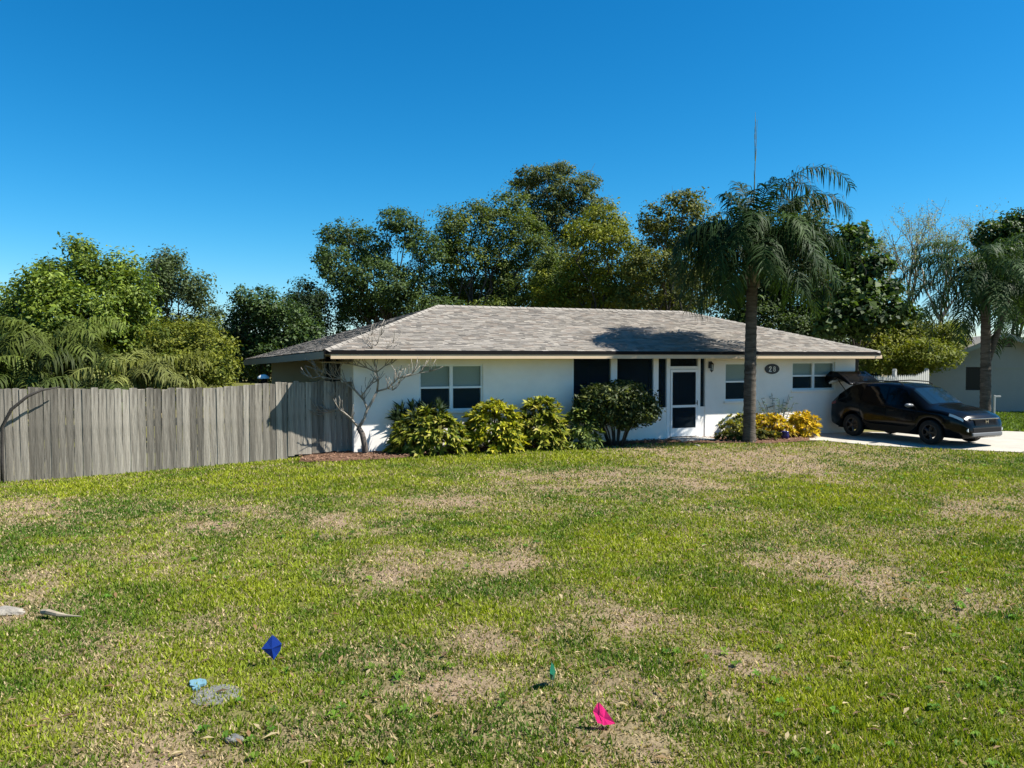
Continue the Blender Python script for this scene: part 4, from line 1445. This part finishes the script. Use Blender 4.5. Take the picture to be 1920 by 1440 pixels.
# ------------------------------------------------------------------ the black car
CARH = R(-65)
car = empty('parked_car', (11.53, 22.24, .045), CARH)
car.scale = (.97, 1, .965)
tag(car, 'black estate car with its rear hatch raised, parked on the driveway', 'car')
ip = np.interp
KX = [-2.26, -2.20, -1.95, -1.55, -1.2, -.4, .15, .55, 1.22, 1.6, 1.95, 2.18, 2.29, 2.34]
KT = [.98, 1.10, 1.36, 1.60, 1.66, 1.685, 1.66, 1.56, 1.10, 1.03, .96, .86, .72, .56]
KB = [.92, 1.02, 1.08, 1.09, 1.07, 1.03, 1.01, 1.00, .99, .965, .89, .79, .66, .50]
KW = [.74, .80, .87, .905, .915, .92, .92, .92, .915, .905, .87, .79, .70, .60]
KR = [.70, .72, .66, .62, .62, .63, .63, .62, .70, .74, .72, .66, .56, .48]
WX, WR = 1.31, .345


def csec(x):
    """half section of the body at station x: sill ... roof centre"""
    zt, zb, w, wr = ip(x, KX, KT), ip(x, KX, KB), ip(x, KX, KW), ip(x, KX, KR)
    low = ip(x, [-2.26, -2.1, -1.8, 1.9, 2.2, 2.34], [.42, .34, .26, .25, .24, .30])
    for c in (-WX, WX):
        d = abs(x - c)
        if d < WR + .07: low = max(low, .33 + math.sqrt((WR + .07) ** 2 - d * d))
    zb = min(zb, zt - .02)
    mid = max(min(.62, zb - .14), low + .03)
    sh = zb - .10
    if sh < mid + .02: sh = mid + .02
    return [(w * .55, low + .0), (w * .965, low), (w, mid), (w * .985, sh), (w * .945, zb),
            (wr + .03, max(zt - .07, zb + .005)), (wr * .9, zt - .012), (wr * .45, zt + .008), (0, zt + .014)]


xs = sorted(set([round(v, 4) for v in list(np.arange(-2.26, 2.341, .05)) + [2.34, -2.26]]))
mb = MB(); rings = []
for x in xs:
    sec = csec(x)
    ring_ = [(x, -y, z) for (y, z) in sec] + [(x, y, z) for (y, z) in reversed(sec[:-1])]
    b = len(mb.v); mb.v += ring_; rings.append(b)
n = len(ring_)
for a, b in zip(rings, rings[1:]):
    for k in range(n - 1):
        mb.f.append((a + k, a + k + 1, b + k + 1, b + k)); mb.c.append(None)
    mb.f.append((a + n - 1, a, b, b + n - 1)); mb.c.append(None)
mb.f.append(tuple(rings[0] + k for k in range(n))); mb.c.append(None)
mb.f.append(tuple(rings[-1] + k for k in reversed(range(n)))); mb.c.append(None)
build(mb, 'body', M['paint'], car, smooth=True)


def cpatch(name, x0, x1, t0, t1, i, mat_, off=.006, nx=6, side=-1, xt0=None, xt1=None, parent=None):
    """a panel lying just proud of the body between section points i and i+1; top edge may be narrower"""
    mb = MB(); g = []
    for a in range(nx + 1):
        row = []
        for c in range(3):
            t = t0 + (t1 - t0) * c / 2
            lo = x0 + (x1 - x0) * a / nx
            hi = (xt0 if xt0 is not None else x0) + ((xt1 if xt1 is not None else x1) - (xt0 if xt0 is not None else x0)) * a / nx
            x = lo + (hi - lo) * c / 2
            s = csec(x)
            y = s[i][0] * (1 - t) + s[i + 1][0] * t; z = s[i][1] * (1 - t) + s[i + 1][1] * t
            dy, dz = s[i + 1][1] - s[i][1], -(s[i + 1][0] - s[i][0])
            L = math.hypot(dy, dz) + 1e-6
            row.append((x, side * (y + off * dy / L), z + off * dz / L))
        g.append(row)
    for a in range(nx):
        for c in range(2):
            mb.quad([g[a][c], g[a + 1][c], g[a + 1][c + 1], g[a][c + 1]])
    return build(mb, name, mat_, parent or car, smooth=True)


for sd_ in (-1, 1):
    cpatch('side_window', -.10, .78, .06, .92, 4, M['carglass'], side=sd_, xt0=-.10, xt1=.42)
    cpatch('side_window', -1.00, -.16, .06, .92, 4, M['carglass'], side=sd_)
    cpatch('side_window', -1.62, -1.07, .06, .88, 4, M['carglass'], side=sd_, xt0=-1.40, xt1=-1.07)
    for xs_ in (.80, -.13, -1.03):
        for i_ in (2, 3):
            cpatch('door_seam', xs_ - .006, xs_ + .006, 0, 1, i_, M['drip'], side=sd_, off=.003, nx=1)
    cpatch('sill_trim', -.92, .92, .0, .55, 1, M['cartrim'], side=sd_, off=.012)
    cpatch('headlight', 1.86, 2.20, .25, .95, 3, M['lens'], side=sd_, off=.008)
    cpatch('tail_light', -2.2, -1.98, .1, .95, 3, M['taillens'], side=sd_, off=.008)
    mb = MB()
    s = csec(.72); y = s[4][0]
    Mx = Matrix.Translation((.74, sd_ * (y + .12), 1.07))
    mb.lathe([(.0, -.14), (.05, -.13), (.075, -.05), (.08, .05), (.055, .12), (0, .14)], 12, Mx @ Matrix.Rotation(R(90), 4, 'X') @ Matrix.Scale(.75, 4, (0, 1, 0)))
    build(mb, 'wing_mirror', M['mirror'], car, smooth=True)
    mb = MB(); mb.tube([(.76, sd_ * (y - .02), 1.0), (.75, sd_ * (y + .06), 1.04)], .025, 6)
    build(mb, 'mirror_arm', M['paint'], car)
    for x in (-.86, .02):
        s = csec(x); y = s[3][0]
        mb = MB(); mb.box(x, x + .18, sd_ * y - .02, sd_ * y + .02, s[3][1] - .045, s[3][1] - .015)
        build(mb, 'door_handle', M['chrome'] if False else M['paint'], car, bevel=.006)
    mb = MB()
    rail = [(x, sd_ * (ip(x, KX, KR) - .02), ip(x, KX, KT) + dz) for x, dz in ((-1.5, .0), (-1.4, .04), (-.5, .055), (.1, .05), (.25, .0))]
    mb.tube(rail, .016, 6)
    build(mb, 'roof_rail', M['cartrim'], car)
# windscreen and bonnet details
for sd_ in (-1, 1):
    cpatch('windscreen', .58, 1.18, .0, .98, 6, M['windscreen'], side=sd_, off=.007, xt0=.58, xt1=1.18)
    cpatch('windscreen', .58, 1.18, .02, 1.0, 7, M['windscreen'], side=sd_, off=.007)
    cpatch('windscreen', .60, 1.16, .45, 1.0, 5, M['windscreen'], side=sd_, off=.007)
mb = MB()
gr = lambda y, z, x: (x, y, z)
front = lambda z: float(ip(z, [.30, .50, .56, .72, .86], [2.34, 2.345, 2.345, 2.30, 2.19]))
for k in range(5):
    z = .60 + k * .032
    mb.box(front(z) - .02, front(z) + .018, -.46, .46, z, z + .014)
build(mb, 'grille', M['cartrim'], car)
mb = MB(); z = .765; mb.box(front(z) - .03, front(z) + .02, -.58, .58, z - .012, z + .012); build(mb, 'grille_bar', M['chrome'], car, bevel=.004)
mb = MB(); x = front(.70) + .024
for (a, b_, c, d) in ((-.055, -.035, .64, .74), (.035, .055, .64, .74), (-.035, .035, .682, .70)):
    mb.box(x - .012, x + .012, a, b_, c, d)
build(mb, 'badge', M['chrome'], car)
mb = MB(); mb.box(2.27, 2.375, -.60, .60, .30, .40); build(mb, 'bumper_trim', M['silver'], car, bevel=.02)
mb = MB(); mb.box(2.20, 2.352, -.56, .56, .41, .53); build(mb, 'air_intake', M['cartrim'], car, bevel=.01)
for sd_ in (-1, 1):
    mb = MB(); mb.lathe([(0, 0), (.05, .0), (.055, -.03)], 14, Matrix.Translation((2.30, sd_ * .66, .47)) @ Matrix.Rotation(R(90), 4, 'Y')); build(mb, 'fog_light', M['lens'], car)
# dark cavities of the wheel arches and the underside
mb = MB(); mb.box(-2.0, 2.1, -.70, .70, .22, .62); build(mb, 'underbody', M['cartrim'], car)


def wheel(x, y, sd_):
    w = empty('wheel', (x, y, WR)); w.parent = car
    Mx = Matrix.Rotation(R(90) * (1 if sd_ < 0 else -1), 4, 'X')
    mb = MB()
    mb.lathe([(.225, -.09), (.31, -.105), (.338, -.085), (.345, -.05), (.345, .05), (.338, .085), (.31, .105), (.225, .09)], 32, Mx)
    build(mb, 'tyre', M['tyre'], w, smooth=True)
    mb = MB()
    mb.lathe([(.228, -.08), (.228, .088), (.20, .092), (.195, .06), (.195, -.08)], 32, Mx)
    mb.lathe([(0, .088), (.045, .085), (.05, .06)], 16, Mx)
    for k in range(5):
        for da in (-.13, .13):
            a = 2 * math.pi * k / 5
            p = [Vector((.04 * math.cos(a), .04 * math.sin(a), .075)), Vector((.21 * math.cos(a + da), .21 * math.sin(a + da), .085))]
            mb.tube([Mx @ q for q in p], [.02, .016], 6)
    build(mb, 'rim', M['rim'], w, smooth=False)
    mb = MB(); mb.lathe([(0, .0), (.15, .0), (.15, .02), (0, .02)], 20, Mx); build(mb, 'brake_disc', M['rim'], w)


for x in (-WX, WX):
    for sd_ in (-1, 1):
        wheel(x, sd_ * .80, sd_)
# boot opening, dark inside, and the raised hatch
mb = MB(); mb.quad([(-2.275, -.62, .60), (-2.275, .62, .60), (-2.06, .60, 1.28), (-2.06, -.60, 1.28)])
build(mb, 'boot_opening', M['dark'], car)
hatch = empty('hatch', (-1.62, 0, 1.60)); hatch.parent = car
hatch.rotation_euler = (0, R(27), 0)       # tail end lifted above the roof line
mb = MB()
prof = [(.0, .03), (-.35, .085), (-.66, .085), (-.88, .0), (-.97, -.20), (-.95, -.36), (-.86, -.40), (-.74, -.27), (-.62, -.10), (-.35, -.05), (.0, -.04)]
for k, (ya, yb) in enumerate(((-.66, -.5), (-.5, .5), (.5, .66))):
    mb.prism(prof, ya, yb, 'y')
build(mb, 'hatch_panel', M['paint'], hatch, bevel=.02)
mb = MB(); mb.quad([(-.10, -.56, .055), (-.10, .56, .055), (-.62, .52, .094), (-.62, -.52, .094)])
build(mb, 'hatch_glass', M['carglass'], hatch)
mb = MB(); mb.box(-.93, -.87, -.30, .30, -.30, -.27); build(mb, 'hatch_handle', M['silver'], hatch, bevel=.01)
mb = MB(); mb.prism([(-.68, -.22), (-.80, -.38), (-.76, -.41), (-.64, -.26)], -.60, -.40, 'y'); build(mb, 'reversing_light', M['lens'], hatch)
for sd_ in (-1, 1):
    mb = MB(); mb.tube([(-1.75, sd_ * .6, 1.30), (-2.1, sd_ * .58, 1.66)], .014, 6); build(mb, 'gas_strut', M['cartrim'], car)


# ------------------------------------------------------------------ neighbour house, vinyl fence, post
ND = 33.5
pk, el_ = at(1883, 624, ND), at(1713, 690, ND)
NR = R(-22)
_sl = (1713 - 960) / F          # left eave seen along this direction
hw = (pk.x - _sl * ND) / (math.cos(NR) - _sl * math.sin(NR))
el_ = at(1713, 690, ND - hw * math.sin(NR))
nb = empty('neighbour_house', (pk.x, ND, 0), NR)
tag(nb, 'grey gable ended neighbouring house at the right edge', 'house')
ez, pz = el_.z, pk.z
slope = (pz - ez) / hw
wl_ = hw - .55
mb = MB()
yd = 11
op = (-1.42, -.62, .95, 1.98)
for (a, b) in ((-wl_, op[0]), (op[1], wl_)):
    mb.box(a, b, 0, .2, -.3, ez + .05)
mb.box(op[0], op[1], 0, .2, -.3, op[2]); mb.box(op[0], op[1], 0, .2, op[3], ez + .05)
mb.box(-wl_, -wl_ + .2, .2, yd, -.3, ez + .05); mb.box(wl_ - .2, wl_, .2, yd, -.3, ez + .05); mb.box(-wl_ + .2, wl_ - .2, yd - .2, yd, -.3, ez + .05)
build(mb, 'wall', M['nwall'], nb)
mb = MB(); mb.prism([(-wl_, ez + .052), (wl_, ez + .052), (wl_, ez + .5 * slope), (0, pz - .06), (-wl_, ez + .5 * slope)], .0, .18, 'y')
build(mb, 'gable', M['nwall'], nb)
mb = MB(); mb.box(-wl_ + 2.6, wl_, -.022, -.002, ez - .06, ez + .05); build(mb, 'band_board', M['ntrim'], nb)
rf_ = MB()
for s in (-1, 1):
    rf_.prism([(0, pz), (s * hw * 1.02, ez - .02), (s * hw * 1.02, ez - .12), (0, pz - .10)], -.5, yd + .4, 'y')
ro = build(rf_, 'roof', M['nroof'], nb)
for s in (-1, 1):
    mb = MB(); mb.prism([(0, pz - .02), (s * hw, ez - .035), (s * hw, ez - .21), (0, pz - .2)], -.54, -.502, 'y'); build(mb, 'rake_board', M['ntrim'], ro)
vt = MB(); vx = .12
for k in range(5):
    vt.box(vx - .2, vx + .2, -.03, -.004, pz - .62 + k * .07, pz - .62 + k * .07 + .045)
build(vt, 'gable_vent', mat('vent_dark', (.05, .05, .05), .8), nb)
wi = MB()
for (a, b, c, d) in ((op[0], op[0] + .06, op[2], op[3]), (op[1] - .06, op[1], op[2], op[3]), (op[0] + .06, op[1] - .06, op[2], op[2] + .06), (op[0] + .06, op[1] - .06, op[3] - .06, op[3])):
    wi.box(a, b, .04, .1, c, d)
wo_ = build(wi, 'window', M['dark'], nb)
mb = MB(); mb.box(op[0] + .06, op[1] - .06, .07, .08, op[2] + .06, op[3] - .06); build(mb, 'pane', mat('dim_pane', (.012, .012, .012), .3, spec=.2), wo_)

vf0, vf1 = at(1618, 700, 29.5), at(1742, 700, 31.5)
ve = Vector((vf1.x - vf0.x, vf1.y - vf0.y)); vl = ve.length
vf = empty('vinyl_fence', (vf0.x, vf0.y, 0), math.atan2(ve.y, ve.x)); tag(vf, 'white picket fence behind the black car between the houses', 'fence')
mb = MB(); mb.box(-.05, .05, -.006, .006, 0, 1.0)
mb.prism([(-.05, 1.0), (.05, 1.0), (0, 1.06)], -.006, .006, 'y')
pm = mb.mesh('picket'); pm.materials.append(M['vinyl'])
s = .08; k = 0
while s < vl:
    o = link('picket', pm, None, vf); o.location = (s, 0, .05)
    rise = .22 * max(0, (s - vl + .9) / .9)
    o.scale = (1, 1, 1.56 + rise + rnd.uniform(-.01, .01)); s += .125; k += 1
for z in (.5, 1.35):
    mb = MB(); mb.box(0, vl, .008, .05, z, z + .08); build(mb, 'rail', M['vinyl'], vf)
for x in (0, vl * .5, vl):
    mb = MB(); mb.box(x - .06, x + .06, .052, .17, -.2, 1.86 if x > 0 else 1.68); mb.prism([(x - .07, 1.87), (x + .07, 1.87), (x, 1.95)], .045, .178, 'y') if x > 0 else None
    build(mb, 'post', M['vinyl'], vf)

p0 = at(1864, 775, 30.5); pz0 = at(1864, 741, 30.5).z
wp = empty('white_post', (p0.x, 30.5, gz(p0.x, 30.5))); tag(wp, 'thin white post with a short side arm beside the right palm', 'post')
mb = MB(); mb.box(-.032, .032, -.032, .032, -.1, pz0); build(mb, 'upright', M['vinyl'], wp, bevel=.008)
mb = MB(); mb.box(.034, .24, -.028, .028, pz0 - .08, pz0 - .02); build(mb, 'arm', M['vinyl'], wp, bevel=.008)

# things seen over and beside the wooden fence
p0 = at(494, 698, 21.8)
lp = empty('garden_lamp', (p0.x, p0.y, gz(p0.x, p0.y))); tag(lp, 'lamp post top with a pale cap showing above the fence near the house', 'lamp')
mb = MB(); mb.tube([(0, 0, -.1), (0, 0, p0.z - .25)], .04, 8); build(mb, 'pole', M['black'], lp)
mb = MB(); mb.lathe([(.05, -.28), (.10, -.20), (.10, -.06), (.12, -.05)], 10, Matrix.Translation((0, 0, p0.z))); build(mb, 'lantern_glass', M['carglass'], lp)
mb = MB(); mb.lathe([(.17, -.05), (.16, .0), (.06, .06), (0, .065)], 14, Matrix.Translation((0, 0, p0.z))); mb.lathe([(0, -.052), (.17, -.05)], 14, Matrix.Translation((0, 0, p0.z)))
build(mb, 'cap', M['white'], lp, smooth=True)

p0 = Vector((-10.60, 15.40, gz(-10.60, 15.40)))
ub = empty('utility_box', p0, .3); tag(ub, 'pale green utility box at the extreme left edge before the fence', 'utility box')
mb = MB(); mb.box(-.18, .18, -.12, .12, .0, .40); build(mb, 'cabinet', M['utility'], ub, bevel=.015)
mb = MB(); mb.box(-.20, .20, -.14, .14, .402, .44); build(mb, 'lid', M['white'], ub, bevel=.012)


# ------------------------------------------------------------------ marker flags and small things in the lawn
def flag(name, label, pxb, pyb, pxc, pyc, hw_, hh_, material, shape, twist):
    b = ground(pxb, pyb)
    t = empty(name, b, twist); tag(t, label, 'marker flag', 'utility marker flags stuck in the lawn')
    c = at(pxc, pyc, b.y) - b
    Ri = Matrix.Rotation(-twist, 3, 'Z')
    c = Ri @ c
    s = b.y / F
    mb = MB(); tip = c + Vector((shape[0][0] * s, 0, shape[0][1] * s))
    mb.tube([(0, 0, -.08), (c.x * .5, .004, max(.02, c.z * .5)), tuple(tip)], .002, 5); build(mb, 'wire', M['wire'], t)
    # folded vinyl sheet: outline points (px from the centre) with a depth for each
    mb = MB()
    n = len(shape)
    ctr = c + Vector((sum(p[0] for p in shape) / n * s, -.012, sum(p[1] for p in shape) / n * s))
    P = [c + Vector((p[0] * s, p[2] * s, p[1] * s)) for p in shape]
    for i in range(n):
        a_, b_ = P[i], P[(i + 1) % n]
        m = (a_ + b_) / 2 + Vector((0, .004, 0))
        mb.quad([ctr, a_, m]); mb.quad([ctr, m, b_])
    o = build(mb, 'vinyl_flag', material, t)
    pass
    return t


flag('marker_flag', 'dark blue marker flag folded to a diamond, farthest from the camera', 512, 1250, 510, 1213, 0, 0, M['blueflag'],
     [(1, 24, 0), (17, 4, 6), (13, -10, 8), (3, -25, 0), (-13, -6, -5), (-18, -1, -8)], 0)
flag('marker_flag', 'green marker flag seen almost edge on, between the blue and pink flags', 1037, 1292, 1035, 1262, 0, 0, M['greenflag'],
     [(-1, 22, 0), (5, 6, 20), (9, -10, 30), (5, -22, 20), (-3, -14, 0), (-5, 4, -10)], 0)
flag('marker_flag', 'bright pink marker flag drooping low, nearest to the camera', 1128, 1368, 1130, 1340, 0, 0, M['pinkflag'],
     [(-8, 25, 0), (4, 14, -10), (23, -14, -6), (18, -19, 0), (4, -24, 6), (-9, -20, 8), (-18, 4, 6)], 0)

lc = ground(405, 1305)
ml = empty('meter_cover', (lc.x, lc.y, lc.z + .012)); tag(ml, 'grey meter cover half overgrown by grass, with a pale blue paint mark', 'meter cover')
mb = MB(); mb.lathe([(0, .0), (.12, .0), (.135, -.004), (.15, -.003), (.155, -.03)], 28)
build(mb, 'lid', M['lid'], ml)
q = ground(372, 1286) - Vector((lc.x, lc.y, lc.z + .012))
rb = random.Random(9)
mb = MB()
for (cx, cy, r) in ((0, 0, .058), (.02, -.075, .026), (-.045, .03, .02)):
    n = 14; ring_ = [(q.x + cx + r * rb.uniform(.7, 1.15) * math.cos(2 * math.pi * k / n), q.y + cy + r * rb.uniform(.7, 1.15) * math.sin(2 * math.pi * k / n)) for k in range(n)]
    mb.prism(ring_, -.004, .006 + r * .1, 'z')
build(mb, 'paint_mark', M['bluepaint'], ml)


def rock(name, label, px, py, w, l, h, material, seed, cat='stone'):
    p = ground(px, py); rg_ = np.random.default_rng(seed)
    bm = bmesh.new(); bmesh.ops.create_icosphere(bm, subdivisions=3, radius=1)
    for v in bm.verts:
        k = 1 + .22 * math.sin(v.co.x * 3 + seed) * math.cos(v.co.y * 4) + rg_.normal(0, .03)
        v.co = Vector((v.co.x * w * k, v.co.y * l * k, max(-.3, v.co.z) * h * k))
    me = bpy.data.meshes.new(name); bm.to_mesh(me); bm.free()
    o = link(name, me, material); o.location = (p.x, p.y, p.z + .012); o.rotation_euler = (0, 0, seed)
    tag(o, label, cat); return o


rock('pale_stone', 'pale broken stone slab in the grass at the left edge', 12, 1150, .16, .10, .035, M['stone'], 3)
rock('pale_stone', 'small bluish pale stone in the grass below the meter cover', 440, 1390, .055, .035, .02, M['lid'], 6)
p = ground(102, 1161)
st = empty('dry_stick', (p.x, p.y, p.z + .035), -.2); tag(st, 'pale dry broken stick lying on the grass at the left', 'stick')
mb = MB(); mb.tube([(-.13, .02, .01), (-.06, .0, .022), (.04, -.01, .012), (.12, .0, .004), (.24, .015, .0)], [.022, .024, .02, .01, .004], 7)
build(mb, 'stem', mat('dry_wood', (.26, .22, .16), .9, var=.2, scale=20), st)
rock('paving_slab', 'pale stone in the grass before the porch', 1308, 836, .16, .07, .025, M['stone'], 8)


# ------------------------------------------------------------------ grass
rng = np.random.default_rng(101)
NB = 980000
u = rng.random(NB)
y0, y1 = 2.6, 24.0
Y = y0 * (y1 / y0) ** (u ** .92)
X = (rng.random(NB) * 2 - 1) * (Y * .69 + 2.6)
# keep clear of house, beds, drive and what lies beyond the fence


def inside(P, x, y):
    c = np.zeros_like(x, bool); n = len(P)
    for i in range(n):
        (xa, ya), (xb, yb) = P[i], P[(i + 1) % n]
        k = ((ya > y) != (yb > y)) & (x < (xb - xa) * (y - ya) / (yb - ya + 1e-12) + xa)
        c ^= k
    return c


hu = (X - LX) * HC + (Y - LY) * HS; hv = -(X - LX) * HS + (Y - LY) * HC
keep = ~((hv > -.02) & (hu > -.1) & (hu < 16.3))
jx, jy = X + rng.normal(0, .06, NB), Y + rng.normal(0, .06, NB)
keep &= ~inside(BED_LO + BED_HI[::-1], jx, jy)
keep &= ~inside(DR_LO + DR_HI[::-1], jx, jy)
fs = (X - FA.x) * fe.y - (Y - FA.y) * fe.x          # beyond the fence line
keep &= ~((fs < .0) & (X < -3.9))
dm = (X - lc.x) ** 2 + (Y - lc.y) ** 2
keep &= ~((dm < .19 ** 2) & (rng.random(NB) < .12))
X, Y = X[keep], Y[keep]
dry, lush = lawn_state(X, Y)
tuft = fbm(X, Y, .13, 61, 3) * .6 + .4 * vnoise(X, Y, .055, 67)
tuft = np.clip((tuft - .5) * 1.7 + .5, 0, 1)
keep = (rng.random(len(X)) < (1.12 - .62 * dry)) & (rng.random(len(X)) < .35 + 1.1 * tuft)
X, Y, dry, lush, tuft = X[keep], Y[keep], dry[keep], lush[keep], tuft[keep]
n = len(X)
Z = gh(X, Y)
k = 1 + Y * .032
Lb = .029 * k * rng.uniform(.55, 1.35, n) * (1 + .35 * lush - .25 * dry) * (.6 + .8 * tuft)
Wb = .0088 * (1 + Y * .17) * rng.uniform(.7, 1.3, n)
a = rng.random(n) * 2 * math.pi
straw = rng.random(n) < (.17 + .66 * dry)
lean = np.where(straw, rng.uniform(.6, 1.5, n), rng.uniform(.2, 1.15, n))
tx, ty = np.cos(a), np.sin(a)
b = rng.random(n) * 2 * math.pi
sx, sy = np.cos(b) * Wb * .5, np.sin(b) * Wb * .5
V = np.empty((n, 3, 3), np.float32)
V[:, 0] = np.stack([X - sx, Y - sy, Z - .004], 1)
V[:, 1] = np.stack([X + sx, Y + sy, Z - .004], 1)
V[:, 2] = np.stack([X + tx * np.sin(lean) * Lb, Y + ty * np.sin(lean) * Lb, Z + np.cos(lean) * Lb + .004], 1)
hue = np.clip((fbm(X, Y, .55, 71) - .5) * 2.4 + (fbm(X, Y, 1.7, 75) - .5) * 1.2 + .5 + rng.normal(0, .15, n), 0, 1)[:, None]
gA, gB, gY, gS = np.array([.062, .125, .011]), np.array([.220, .262, .018]), np.array([.34, .345, .012]), np.array([.37, .29, .165])
Cg = gA * (1 - hue) + gB * hue
ll = (lush * rng.uniform(.2, 1.0, n))[:, None]
Cg = Cg * (1 - ll * .85) + gY * ll * .85
Cg = np.where(straw[:, None], gS * rng.uniform(.6, 1.2, n)[:, None], Cg)
Cg *= rng.uniform(.72, 1.28, n)[:, None]
C = np.repeat(Cg, 3, axis=0)
o = link('grass', npmesh('grass', V.reshape(-1, 3), np.arange(n * 3).reshape(n, 3), C), M['blade'])
tag(o, 'short patchy grass of green and straw blades', kind='stuff')
# grass beyond the driveway, coarser
nb2 = 30000
X = rng.uniform(13, 26, nb2); Y = rng.uniform(24, 33, nb2)
keep = ~inside(DR_LO + DR_HI[::-1], X, Y); X, Y = X[keep], Y[keep]; n = len(X)
a = rng.random(n) * 6.28; L2 = rng.uniform(.05, .13, n); W2_ = .05
V = np.empty((n, 3, 3), np.float32); Z = gh(X, Y)
V[:, 0] = np.stack([X - W2_ * np.cos(a), Y - W2_ * np.sin(a), Z], 1); V[:, 1] = np.stack([X + W2_ * np.cos(a), Y + W2_ * np.sin(a), Z], 1)
V[:, 2] = np.stack([X + rng.normal(0, .04, n), Y + rng.normal(0, .04, n), Z + L2], 1)
C = np.repeat(np.array([.10, .15, .02]) * rng.uniform(.5, 1.5, n)[:, None], 3, axis=0)
o = link('grass', npmesh('grass', V.reshape(-1, 3), np.arange(n * 3).reshape(n, 3), C), M['blade'])
tag(o, 'coarse green grass beyond the driveway before the neighbour house', kind='stuff')
print('objects', len(bpy.data.objects), 'tris', sum(len(o.data.polygons) * 2 for o in bpy.data.objects if o.type == 'MESH'))


# broad leaved weeds in low rosettes, and dry leaves blown over the grass
rng = np.random.default_rng(303)
V, Fc, C = [], [], []
k = 0
while k < 420:
    y = 3.0 * (17 / 3.0) ** rng.random(); x = rng.uniform(-1, 1) * (y * .68 + .5)
    if fbm(np.array([x]), np.array([y]), 1.6, 131)[0] < .50: continue
    if (x - FA.x) * fe.y - (y - FA.y) * fe.x < .1 and x < -3.9: continue
    k += 1
    z = gz(x, y); nl = int(rng.integers(5, 10)); r = rng.uniform(.015, .036) * (1 + y * .03)
    tone = np.array((.055, .13, .014)) * rng.uniform(.7, 1.5) + np.array((.05, .03, 0)) * rng.random()
    for j in range(nl):
        a = 6.28 * j / nl + rng.uniform(-.3, .3); d = np.array((math.cos(a), math.sin(a), 0)); q = np.array((-d[1], d[0], 0)) * r * .32
        b = len(V); up = rng.uniform(.012, .04)
        p = np.array((x, y, z + .012))
        V += [p, p + d * r * .6 + q + (0, 0, up), p + d * r * .6 - q + (0, 0, up), p + d * r * 1.15 + (0, 0, up * .5)]
        Fc.append((b, b + 1, b + 3, b + 2)); C += [tone * rng.uniform(.75, 1.25)] * 4
o = link('lawn_weeds', npmesh('lawn_weeds', np.array(V), Fc, np.array(C)), M['leaf'])
tag(o, 'low broad leaved weeds growing through the lawn', kind='stuff')
V, Fc, C = [], [], []
for k in range(900):
    y = 3.0 * (19 / 3.0) ** rng.random(); x = rng.uniform(-1, 1) * (y * .68 + .5)
    if (x - FA.x) * fe.y - (y - FA.y) * fe.x < .1 and x < -3.9: continue
    if (-(x - LX) * HS + (y - LY) * HC) > -.9: continue
    L = rng.uniform(.018, .045) * (1 + y * .035); a = rng.uniform(0, 6.28); d = np.array((math.cos(a), math.sin(a), rng.uniform(-.3, .3))) * L
    q = np.array((-d[1], d[0], 0)) * .28 + (0, 0, L * .2); p = np.array((x, y, gz(x, y) + .026)); b = len(V)
    V += [p - d, p + q, p + d, p - q * (1, 1, -1)]; Fc.append((b, b + 1, b + 2, b + 3))
    C += [np.array(rng.choice([(.28, .19, .10), (.20, .12, .06), (.42, .34, .20), (.13, .085, .05)], axis=0)) * rng.uniform(.8, 1.2)] * 4
o = link('fallen_leaves', npmesh('fallen_leaves', np.array(V), Fc, np.array(C)), M['leaf'])
tag(o, 'dry brown leaves scattered over the lawn', kind='stuff')
